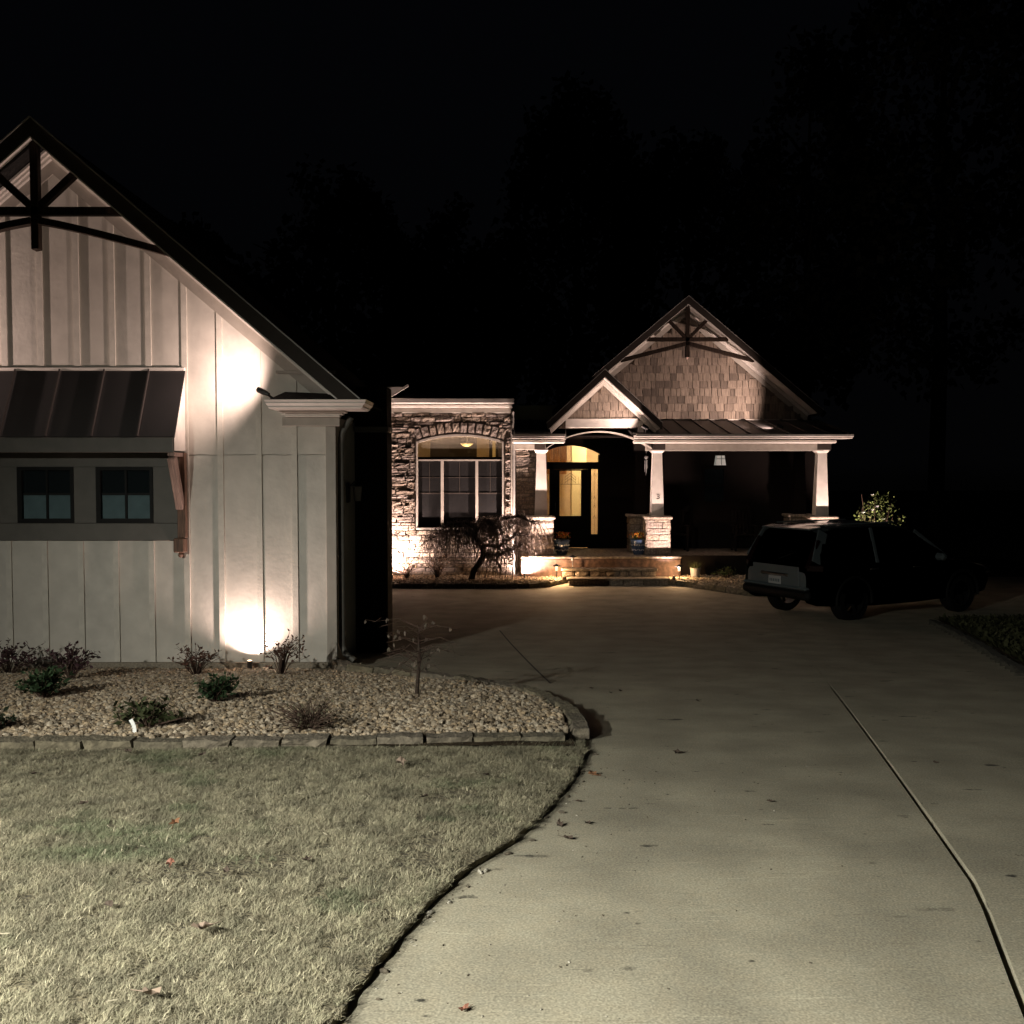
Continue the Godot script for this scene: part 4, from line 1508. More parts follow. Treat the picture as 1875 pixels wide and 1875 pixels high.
func small_gable(o: Node3D) -> void:
	var cx := 2.147
	var z := -23.70
	# arched beam and pediment board
	var b := B.new()
	var poly := arc(2.06, 1.24, 2.118, 0.40, 20)
	poly.append(Vector2(3.33, 2.118))
	poly.append(Vector2(3.33, 2.34))
	poly.append(Vector2(2.93, 2.34))
	poly.append(Vector2(2.93, 2.60))
	poly.append(Vector2(1.28, 2.60))
	poly.append(Vector2(1.28, 2.34))
	poly.append(Vector2(0.79, 2.34))
	poly.append(Vector2(0.79, 2.118))
	b.prism(poly, z - 0.5, z - 0.06)
	part("arched_beam", b, M.frieze, o)
	var rim_a := arc(2.06, 1.24, 2.118, 0.40, 20, 0.0)
	var rim_b := arc(2.06, 1.24, 2.118, 0.40, 20, 0.02)
	b = B.new()
	for i in 20:
		b.prism(PackedVector2Array([rim_a[i], rim_a[i + 1], rim_b[i + 1], rim_b[i]]), z - 0.06, z - 0.045)
	part("arch_edge", b, M.trim, o)
	b = B.new()
	b.span(Vector3(1.26, 2.61, z - 0.1), Vector3(2.95, 2.80, z + 0.03), 0.008)
	part("pediment_board", b, M.trim, o)
	b = B.new()
	b.prism(PackedVector2Array([Vector2(1.1, 2.60), Vector2(3.2, 2.60), Vector2(cx, 3.68)]), z - 0.3, z - 0.11)
	var gw := part("pediment_wall", b, M.pale_shingle_b, o)
	b = B.new()
	b.span(Vector3(2.955, 2.50, z - 0.3), Vector3(3.10, 2.78, z - 0.02), 0.01)
	part("pediment_return", b, M.trim, o)
	b = B.new()
	b.span(Vector3(1.24, 2.80, z - 0.11), Vector3(2.96, 2.82, z + 0.05))
	part("pediment_ledge", b, M.trim, o)
	shingles(gw, cx, 2.815, 3.63, 0.92, z - 0.105, ["pale_shingle", "pale_shingle_b", "pale_shingle"], 1.2, 3.1)
	for s in [-1.0, 1.0]:
		slope_band(o, "frieze_board", M.trim, cx, 3.70, 0.92, 0.0, 1.24, 0.10, z - 0.11, z + 0.03, s)
		slope_band(o, "crown_moulding", M.trim, cx, 3.735, 0.92, 0.0, 1.26, 0.03, z - 0.1, z + 0.09, s)
		slope_band(o, "soffit", M.trim, cx, 3.768, 0.92, 0.0, 1.28, 0.025, z - 0.1, z + 0.37, s)
		slope_band(o, "roof", M.roofing, cx, 3.93, 0.92, 0.0, 1.32, 0.15, -26.2, z + 0.38, s)
		slope_band(o, "rake_board", M.rake, cx, 3.935, 0.92, 0.0, 1.33, 0.17, z + 0.381, z + 0.41, s)
		slope_band(o, "drip_edge", M.downspout, cx, 3.955, 0.92, 0.0, 1.35, 0.014, z + 0.3, z + 0.42, s)

func large_gable(o: Node3D) -> void:
	var z := -26.0
	var b := B.new()
	b.prism(PackedVector2Array([Vector2(HX - 3.3, 2.80), Vector2(HX + 3.3, 2.80), Vector2(HX, 5.56)]), z - 0.2, z)
	var gw := part("gable_wall", b, M.shingle_1, o)
	shingles(gw, HX, 2.93, 5.50, 0.83, z + 0.006, ["shingle_0", "shingle_1", "shingle_2", "shingle_3", "shingle_4"], 2.35, 7.4)
	b = B.new()
	b.span(Vector3(1.6, 2.90, z + 0.0), Vector3(7.4, 2.925, z + 0.06))
	part("gable_ledge", b, M.frieze, o)
	for s in [-1.0, 1.0]:
		slope_band(o, "frieze_board", M.frieze, HX, 5.67, 0.835, 0.0, 3.2, 0.15, z + 0.0, z + 0.045, s)
		slope_band(o, "crown_moulding", M.trim, HX, 5.71, 0.835, 0.0, 3.2, 0.04, z - 0.05, z + 0.10, s)
		slope_band(o, "crown_moulding", M.trim, HX, 5.75, 0.835, 0.0, 3.2, 0.04, z - 0.05, z + 0.15, s)
		slope_band(o, "soffit", M.trim, HX, 5.79, 0.835, 0.0, 3.25, 0.035, z - 0.05, z + 0.69, s)
		slope_band(o, "roof", M.roofing, HX, 5.95, 0.835, 0.0, 3.36, 0.15, -32.0, z + 0.70, s)
		slope_band(o, "rake_board", M.rake, HX, 5.955, 0.835, 0.0, 3.38, 0.19, z + 0.702, z + 0.73, s)
		slope_band(o, "drip_edge", M.downspout, HX, 5.975, 0.835, 0.0, 3.4, 0.015, z + 0.62, z + 0.745, s)
	var tz := z + 0.58
	for q in [
		[Vector3(HX, 4.45, tz), Vector3(HX, 5.72, tz), 0.10, "king_post"],
		[Vector3(HX - 1.02, 4.90, tz), Vector3(HX + 1.02, 4.90, tz), 0.10, "tie_beam"],
		[Vector3(HX, 4.90, tz), Vector3(HX - 0.47, 5.37, tz), 0.085, "strut"],
		[Vector3(HX, 4.90, tz), Vector3(HX + 0.47, 5.37, tz), 0.085, "strut"],
		[Vector3(HX, 4.80, tz), Vector3(HX - 1.68, 4.37, tz), 0.10, "brace"],
		[Vector3(HX, 4.80, tz), Vector3(HX + 1.68, 4.37, tz), 0.10, "brace"],
	]:
		b = B.new()
		b.bar(q[0], q[1], q[2], q[2], Vector3.BACK, 0.006)
		part(q[3], b, M.beam, o)
	b = B.new()
	b.lathe(Vector3(HX, 4.45, tz), [[0.0, -0.06], [0.06, 0.0], [0.06, 0.03]], 4, Basis(Vector3.UP, PI / 4))
	part("pendant_tip", b, M.cedar_pale, o)

# ------------------------------------------------------------------ beds and things by the house
func house_beds(rock: Mesh) -> void:
	var hb := func(_x: float, z: float) -> float: return gy(z) + 0.10
	var left_edge := func(x: float) -> float: return -22.45 - 1.1 * pow(clampf((x - 0.35) / 0.95, 0.0, 1.0), 2.0)
	var right_edge := func(x: float) -> float: return -23.1 + 2.2 * smoothstep(3.5, 5.4, x)
	for q in [0, 1]:
		var b := B.new()
		var rows := []
		for i in 25:
			var x := lerpf(-4.5, 1.27, i / 24.0) if q == 0 else lerpf(3.55, 9.5, i / 24.0)
			var z1: float = (left_edge if q == 0 else right_edge).call(x)
			rows.append([Vector3(x, gy(z1) + 0.085, z1 - 0.05), Vector3(x, gy(-23.5) + 0.09, (z1 - 24.6) / 2.0), Vector3(x, gy(-24.6) + 0.09, -24.7)])
		b.sheet(rows, Vector3.UP)
		structure("planting_bed", b, M.soil)
	rocks("river_rocks", "tan river rocks below the stone front around the weeping tree", rock, 9000, func(x: float, z: float) -> bool: return z < left_edge.call(x) - 0.09 and not (x > -0.1 and z < -24.6) and z > -24.7, Vector2(-3.6, -24.6), Vector2(1.26, -22.4), 0.034, hb)
	rocks("river_rocks", "tan river rocks between the steps and the parked car", rock, 7000, func(x: float, z: float) -> bool: return z < right_edge.call(x) - 0.09, Vector2(3.66, -24.0), Vector2(6.3, -20.8), 0.034, hb)
	var p := []
	for i in 13:
		var x := lerpf(-4.4, 1.3, i / 12.0)
		p.append(Vector3(x, 0, left_edge.call(x)))
	edging("curved stone edging under the weeping tree beside the front steps", p, Vector3(-1.0, gy(-22.4), -22.4), 0.28, 0.12, 0.13, 0.01)
	p = []
	for i in 9:
		var x := lerpf(3.6, 6.4, i / 8.0)
		p.append(Vector3(x, 0, right_edge.call(x)))
	edging("curved stone edging between the front steps and the parked car", p, Vector3(4.5, gy(-22.0), -22.0), 0.28, 0.12, 0.13, 0.01)
	# the bed at the far side of the drive, its dimness put into colour
	var e := [[-9.0, 5.0], [-10.31, 5.291], [-12.09, 5.836], [-14.39, 6.471], [-16.8, 7.0]]
	var b2 := B.new()
	var rows2 := []
	p = []
	for i in 15:
		var z := lerpf(-8.0, -16.4, i / 14.0)
		var x := along(e, z)
		p.append(Vector3(x, 0, z))
		rows2.append([Vector3(x + 0.05, gy(z) + 0.09, z), Vector3(x + 1.5, gy(z) + 0.12, z), Vector3(x + 4.0, gy(z) + 0.2, z)])
	b2.sheet(rows2, Vector3.UP)
	structure("planting_bed", b2, M.soil)
	edging("stone edging darkened in colour along the bed across the drive from the garage", p, Vector3(6.0, gy(-13.0), -13.0), 0.3, 0.13, 0.12, 0.03, "shaded_edging")
	var gc := B.new()  # leaf clumps added in place of stones to darken the bed
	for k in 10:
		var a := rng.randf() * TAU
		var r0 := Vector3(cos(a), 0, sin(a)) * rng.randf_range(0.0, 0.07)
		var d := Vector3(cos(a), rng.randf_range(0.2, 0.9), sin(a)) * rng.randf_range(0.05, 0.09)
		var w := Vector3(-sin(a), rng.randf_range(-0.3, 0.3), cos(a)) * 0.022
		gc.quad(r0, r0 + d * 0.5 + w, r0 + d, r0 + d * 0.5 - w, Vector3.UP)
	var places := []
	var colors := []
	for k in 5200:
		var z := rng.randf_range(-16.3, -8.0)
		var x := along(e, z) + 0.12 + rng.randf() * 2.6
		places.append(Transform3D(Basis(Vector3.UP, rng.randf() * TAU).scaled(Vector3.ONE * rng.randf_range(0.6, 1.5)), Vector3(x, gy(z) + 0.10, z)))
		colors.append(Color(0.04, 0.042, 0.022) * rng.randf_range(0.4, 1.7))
	tag(scatter("shade_leaves", gc.mesh(), M.leafy, places, colors), "dark leaves added over the bed across the drive to stand in for shade", "ground cover")

func twig_shrub(called: String, at: Vector3, h: float, spread: float, stems: int, leaf: Color, leaf_n: int, leaf_len: float, label: String, seed_: int, upright := 0.5) -> void:
	var g := RandomNumberGenerator.new()
	g.seed = seed_
	var o := thing(called, at, label, "shrub")
	var b := B.new()
	var tips := []
	for k in stems:
		var a := g.randf() * TAU
		var r := spread * sqrt(g.randf())
		var top := Vector3(cos(a) * r, h * g.randf_range(0.45, 1.0) * (1.0 - 0.3 * r / maxf(spread, 0.01)), sin(a) * r)
		var mid := Vector3(top.x * 0.35, top.y * (0.5 + 0.2 * upright), top.z * 0.35) + Vector3(g.randf_range(-0.02, 0.02), 0, g.randf_range(-0.02, 0.02))
		b.tube([at, at + mid, at + top], [0.005, 0.0035, 0.0015], 4, false)
		tips.append([mid, top])
		if g.randf() < 0.7:
			var t2 := mid.lerp(top, 0.4) + Vector3(g.randf_range(-1, 1), g.randf_range(0.2, 0.8), g.randf_range(-1, 1)) * spread * 0.35
			b.tube([at + mid, at + t2], [0.003, 0.0012], 4, false)
			tips.append([mid, t2])
	part("stems", b, M.twig, o)
	if leaf_n:
		b = B.new()
		b.tinted = true
		for k in leaf_n:
			var s: Array = tips[g.randi() % tips.size()]
			var p: Vector3 = at + s[0].lerp(s[1], g.randf_range(0.1, 1.08))
			var d := Vector3(g.randf_range(-1, 1), g.randf_range(-0.2, 1), g.randf_range(-1, 1)).normalized() * leaf_len * g.randf_range(0.6, 1.3)
			var w := d.cross(Vector3(g.randf_range(-1, 1), g.randf_range(-1, 1), g.randf_range(-1, 1))).normalized() * d.length() * 0.24
			b.tint = leaf * g.randf_range(0.6, 1.3)
			b.tri(p, p + d * 0.5 + w, p + d, Vector3.UP)
			b.tri(p, p + d * 0.5 - w, p + d, Vector3.UP)
		var l := part("leaves", b, M.leafy, o)
		l.set_meta("kind", "stuff")

func yard_plants() -> void:
	var at := func(x: float, z: float) -> Vector3: return Vector3(x, bed_y(x, z) - 0.02, z)
	var brown := Color(0.11, 0.06, 0.045)
	var plum := Color(0.07, 0.04, 0.045)
	var green := Color(0.035, 0.06, 0.03)
	twig_shrub("bare_shrub", at.call(-5.25, -10.4), 0.42, 0.46, 44, plum, 330, 0.05, "dark twiggy shrub against the garage wall below the first window", 1)
	twig_shrub("bare_shrub", at.call(-4.3, -9.7), 0.46, 0.27, 36, plum, 330, 0.05, "dark plum shrub standing alone below the gap between two windows", 2)
	twig_shrub("bare_shrub", at.call(-3.27, -10.3), 0.44, 0.33, 32, brown, 260, 0.042, "thin reddish shrub beside the glowing wall light", 3, 0.8)
	twig_shrub("bare_shrub", at.call(-2.36, -10.2), 0.56, 0.31, 26, brown, 230, 0.042, "open twiggy shrub with rising stems near the garage corner", 4, 0.9)
	twig_shrub("evergreen_shrub", at.call(-3.90, -8.3), 0.34, 0.22, 44, green, 800, 0.05, "rounded dark green shrub farther from the wall light", 5)
	twig_shrub("evergreen_shrub", at.call(-2.36, -7.95), 0.31, 0.17, 44, green, 800, 0.045, "compact dark green shrub in front of the glowing wall light", 6)
	twig_shrub("evergreen_shrub", at.call(-2.50, -6.85), 0.26, 0.24, 44, Color(0.05, 0.06, 0.03), 300, 0.06, "low straggly green plant behind the white plant tag", 7)
	twig_shrub("bare_shrub", at.call(-1.40, -6.85), 0.28, 0.30, 90, Color(0.10, 0.09, 0.06), 140, 0.03, "low twiggy plant by the edging with pale stem tips", 8)
	twig_shrub("evergreen_shrub", at.call(-3.55, -6.75), 0.20, 0.18, 30, Color(0.03, 0.04, 0.025), 260, 0.05, "small dark shrub close behind the lawn edging", 9)
	# white tag by the grassy plant
	var tagp := Vector3(-2.53, bed_y(-2.53, -6.66), -6.66)
	var b := B.new()
	var prev := Vector3.ZERO
	for i in 7:
		var t := i / 6.0
		var p := tagp + Vector3(0.012 * sin(t * 3.0) - 0.02 * t * t, 0.115 * t - 0.01, 0.01)
		if i:
			b.bar(prev, p, 0.004, 0.026, Vector3.RIGHT)
		prev = p
	tag(part("plant_tag", b, M.white_tag), "curled white plant tag standing in the rock bed", "plant tag")
	sapling()
	weeping_tree()
	# by the house
	var hy := gy(-23.4) + 0.09
	twig_shrub("dry_shrub", Vector3(-2.45, hy, -23.3), 0.62, 0.45, 60, Color(0.2, 0.14, 0.07), 160, 0.05, "dry grassy shrub beside the glare on the stone front", 21, 0.9)
	twig_shrub("dry_shrub", Vector3(-1.75, hy, -23.5), 0.8, 0.5, 60, Color(0.14, 0.09, 0.05), 200, 0.05, "dry brown shrub below the arched window", 22, 0.9)
	twig_shrub("low_shrub", Vector3(5.0, hy, -23.4), 0.34, 0.34, 40, Color(0.05, 0.075, 0.03), 320, 0.05, "low green shrub in the rocks near the parked car", 23)
	rose_bush()

func sapling() -> void:
	var base := Vector3(-0.81, bed_y(-0.81, -8.45) - 0.02, -8.45)
	var o := thing("sapling_tree", base, "bare thin sapling tree standing in the rock bed by the drive", "tree")
	var g := RandomNumberGenerator.new()
	g.seed = 15
	var b := B.new()
	b.tube([base, base + Vector3(0.012, 0.18, 0), base + Vector3(0.03, 0.34, 0.01), base + Vector3(0.018, 0.52, 0), base + Vector3(0.03, 0.62, 0.0)], [0.019, 0.016, 0.013, 0.009, 0.005], 7)
	part("trunk", b, M.bark, o)
	b = B.new()
	var lv := B.new()
	lv.tinted = true
	for k in 44:
		var s := base + Vector3(0.025, lerpf(0.22, 0.62, g.randf()), 0)
		var a := g.randf() * TAU
		var len := g.randf_range(0.14, 0.42)
		var d := Vector3(cos(a), 0, sin(a) * 0.8)
		var p1 := s + d * len * 0.45 + Vector3(0, g.randf_range(0.02, 0.10), 0)
		var p2 := s + d * len + Vector3(0, g.randf_range(-0.05, 0.09), 0)
		b.tube([s, p1, p2], [0.0045, 0.0028, 0.0012], 4, false)
		for q in 2:
			var t := p1.lerp(p2, g.randf())
			var e := t + Vector3(g.randf_range(-0.1, 0.1), g.randf_range(-0.07, 0.06), g.randf_range(-0.1, 0.1))
			b.tube([t, e], [0.0022, 0.001], 4, false)
			if g.randf() < 0.4:
				for w in 3:
					var dn := Vector3(g.randf_range(-0.014, 0.014), -g.randf_range(0.025, 0.05), g.randf_range(-0.014, 0.014))
					lv.tint = Color(0.15, 0.125, 0.1) * g.randf_range(0.5, 1.1)
					lv.tri(e, e + dn * 0.5 + Vector3(0.009, 0, 0.004), e + dn, Vector3.BACK)
					lv.tri(e, e + dn * 0.5 - Vector3(0.009, 0, 0.004), e + dn, Vector3.BACK)
	part("branches", b, M.twig, o)
	part("dry_leaves", lv, M.leafy, o).set_meta("kind", "stuff")

func weeping_tree() -> void:
	var base := Vector3(-0.95, gy(-23.1) + 0.08, -23.1)
	var o := thing("weeping_tree", base, "bare weeping tree with a twisted trunk in front of the stone house", "tree")
	var g := RandomNumberGenerator.new()
	g.seed = 4
	var b := B.new()
	var tr := [base, base + Vector3(0.06, 0.22, 0), base + Vector3(0.20, 0.42, 0.02), base + Vector3(0.30, 0.62, 0), base + Vector3(0.24, 0.85, -0.02), base + Vector3(0.10, 1.05, 0), base + Vector3(0.16, 1.22, 0.02), base + Vector3(0.36, 1.30, 0.0)]
	b.tube(tr, [0.075, 0.07, 0.07, 0.068, 0.064, 0.06, 0.055, 0.045], 9)
	part("trunk", b, M.dark_bark, o)
	var starts := []
	for q in [[Vector3(0.24, 0.85, 0), Vector3(0.65, 0.80, 0.05), Vector3(1.0, 1.05, 0.02), Vector3(1.35, 1.08, 0)], [Vector3(0.30, 0.62, 0), Vector3(0.62, 0.60, 0.02), Vector3(0.9, 0.72, 0.1), Vector3(1.2, 0.86, 0.12)], [Vector3(0.10, 1.05, 0), Vector3(-0.25, 1.18, 0.04), Vector3(-0.65, 1.12, 0.02), Vector3(-1.05, 0.9, 0)], [Vector3(0.16, 1.22, 0), Vector3(-0.1, 1.36, 0.15), Vector3(-0.45, 1.34, 0.2), Vector3(-0.8, 1.1, 0.2)], [Vector3(0.36, 1.3, 0), Vector3(0.7, 1.44, 0), Vector3(1.1, 1.50, 0.05), Vector3(1.5, 1.32, 0.05)], [Vector3(0.2, 1.25, 0), Vector3(0.35, 1.38, 0.2), Vector3(0.5, 1.36, 0.45), Vector3(0.6, 1.1, 0.6)], [Vector3(0.16, 1.22, 0), Vector3(0.3, 1.4, -0.2), Vector3(0.8, 1.42, -0.3), Vector3(1.3, 1.2, -0.3)]]:
		b = B.new()
		var pts := []
		for p in q:
			pts.append(base + p)
		b.tube(pts, [0.045, 0.036, 0.026, 0.014], 7)
		part("limb", b, M.dark_bark, o)
		starts.append(pts)
	b = B.new()
	for k in 1350:
		var l: Array = starts[g.randi() % starts.size()]
		var i := g.randi() % 3
		var p: Vector3 = l[i].lerp(l[i + 1], g.randf())
		var a := g.randf() * TAU
		var out := Vector3(cos(a), 0, sin(a) * 0.5) * g.randf_range(0.06, 0.42)
		var len := g.randf_range(0.2, 0.75)
		var p1 := p + out * 0.6 + Vector3(0, g.randf_range(-0.02, 0.10), 0)
		var p2 := p + out + Vector3(g.randf_range(-0.05, 0.05), -len * 0.45, g.randf_range(-0.04, 0.04))
		var p3 := p + out * 1.15 + Vector3(g.randf_range(-0.08, 0.08), -len, g.randf_range(-0.06, 0.06))
		p3.y = maxf(p3.y, base.y + 0.05)
		b.tube([p, p1, p2, p3], [0.007, 0.006, 0.0045, 0.0025], 4, false)
	part("weeping_twigs", b, M.weeping, o).set_meta("kind", "stuff")

func rose_bush() -> void:
	var base := Vector3(9.0, gy(-24.6) + 0.05, -24.6)
	var o := thing("flowering_shrub", base, "tall green shrub with white flowers lit behind the car roof", "shrub")
	var g := RandomNumberGenerator.new()
	g.seed = 99
	var b := B.new()
	for k in 30:
		var top := Vector3(g.randf_range(-0.55, 0.55), g.randf_range(1.0, 2.0), g.randf_range(-0.4, 0.4))
		b.tube([base, base + top * 0.5 + Vector3(g.randf_range(-0.1, 0.1), 0, 0), base + top], [0.012, 0.008, 0.003], 5, false)
	part("stems", b, M.twig, o)
	b = B.new()
	b.tinted = true
	for k in 2600:
		var p := Vector3(g.randf_range(-1, 1), g.randf_range(-1, 1), g.randf_range(-1, 1))
		if p.length() > 1.0:
			continue
		p = base + Vector3(0, 1.2, 0) + Vector3(p.x * 0.62, p.y * 0.85, p.z * 0.5)
		if soft.get_noise_3d(p.x * 120.0, p.y * 120.0, p.z * 120.0) < -0.12:
			continue
		var d := Vector3(g.randf_range(-1, 1), g.randf_range(-0.6, 1), g.randf_range(-1, 1)).normalized() * g.randf_range(0.05, 0.1)
		var w := d.cross(Vector3(g.randf_range(-1, 1), g.randf_range(-1, 1), g.randf_range(-1, 1))).normalized() * d.length() * 0.3
		b.tint = Color(0.10, 0.13, 0.045) * g.randf_range(0.5, 1.3)
		b.tri(p, p + d * 0.5 + w, p + d, Vector3.UP)
		b.tri(p, p + d * 0.5 - w, p + d, Vector3.UP)
	part("leaves", b, M.leafy, o).set_meta("kind", "stuff")
	for q in [[-0.25, 1.98, 0.2], [-0.5, 1.55, 0.3], [-0.32, 1.62, 0.42], [-0.2, 1.7, 0.38], [-0.45, 1.3, 0.4], [-0.1, 1.4, 0.5]]:
		b = B.new()
		for k in 7:
			var a := TAU * k / 7.0
			var c := base + Vector3(q[0], q[1], q[2])
			var e := Vector3(cos(a), 0.3 * sin(a * 2.0), sin(a)) * 0.045
			b.quad(c, c + e * 0.7 + Vector3(0, 0.02, 0).rotated(Vector3.UP, a), c + e, c + e.rotated(Vector3.UP, 0.7) * 0.7, Vector3.UP)
		part("flower", b, M.white_tag, o)

func flower_pot(at: Vector3, label: String, seed_: int, s := 1.0) -> void:
	var g := RandomNumberGenerator.new()
	g.seed = seed_
	var o := thing("flower_pot", at, label, "flower pot")
	var b := B.new()
	b.lathe(at, [[0.0, 0.0], [0.095 * s, 0.0], [0.12 * s, 0.06 * s], [0.155 * s, 0.20 * s], [0.16 * s, 0.27 * s], [0.175 * s, 0.29 * s], [0.17 * s, 0.31 * s], [0.15 * s, 0.30 * s], [0.14 * s, 0.25 * s], [0.0, 0.25 * s]], 18)
	part("pot", b, M.pot_blue, o)
	b = B.new()
	for k in 9:      # pale brush marks on the glaze
		var a := PI / 2.0 + (k - 4) * 0.33
		for y in [0.10, 0.2]:
			var r: float = (0.135 if y < 0.15 else 0.155) * s
			var c := at + Vector3(cos(a) * r, y * s, sin(a) * r)
			b.box(c, Vector3(0.035, 0.014, 0.012) * s, Basis(Vector3.UP, PI / 2.0 - a) * Basis(Vector3.BACK, 0.8 if (k % 2) else -0.8))
	part("glaze_pattern", b, M.pot_pattern, o)
	b = B.new()
	b.tinted = true
	for k in 420:
		var p := at + Vector3(g.randfn(0, 0.085), 0.36 * s + g.randf_range(-0.06, 0.11), g.randfn(0, 0.085))
		var d := Vector3(g.randf_range(-1, 1), g.randf_range(-0.3, 1), g.randf_range(-1, 1)).normalized() * 0.035
		var w := d.cross(Vector3(g.randf_range(-1, 1), g.randf_range(-1, 1), g.randf_range(-1, 1))).normalized() * 0.014
		var bloom := p.y > at.y + 0.34 * s and g.randf() < 0.75
		b.tint = ([Color(0.75, 0.18, 0.03), Color(0.8, 0.4, 0.04), Color(0.6, 0.06, 0.04), Color(0.75, 0.55, 0.12)][g.randi() % 4] if bloom else Color(0.05, 0.08, 0.03))
		b.quad(p - w, p + d * 0.5 - w * 0.4, p + d, p + d * 0.5 + w, Vector3.UP)
	part("flowers", b, M.leafy, o).set_meta("kind", "stuff")

func path_light(at: Vector3, label: String, h: float, lit: float, group := "") -> void:
	var o := thing("path_light", at, label, "path light", group)
	var b := B.new()
	b.tube([at, at + Vector3(0, h * 0.55, 0)], [0.012, 0.012], 8)
	part("stake", b, M.dark_metal, o)
	b = B.new()
	b.lathe(at + Vector3(0, h * 0.55, 0), [[0.012, 0.0], [0.028, 0.005], [0.032, h * 0.3], [0.0, h * 0.3]], 12)
	part("lens", b, M.path_glow if lit > 0.0 else M.pot_grey, o)
	b = B.new()
	b.lathe(at + Vector3(0, h * 0.84, 0), [[0.0, 0.0], [0.10, 0.0], [0.10, 0.008], [0.05, 0.035], [0.012, 0.055], [0.0, 0.065]], 14)
	part("hat", b, M.dark_metal, o)
	if lit > 0.0:
		omni(o, at + Vector3(0, h * 0.72, 0), lit, 0.03, Color(1.0, 0.80, 0.58))

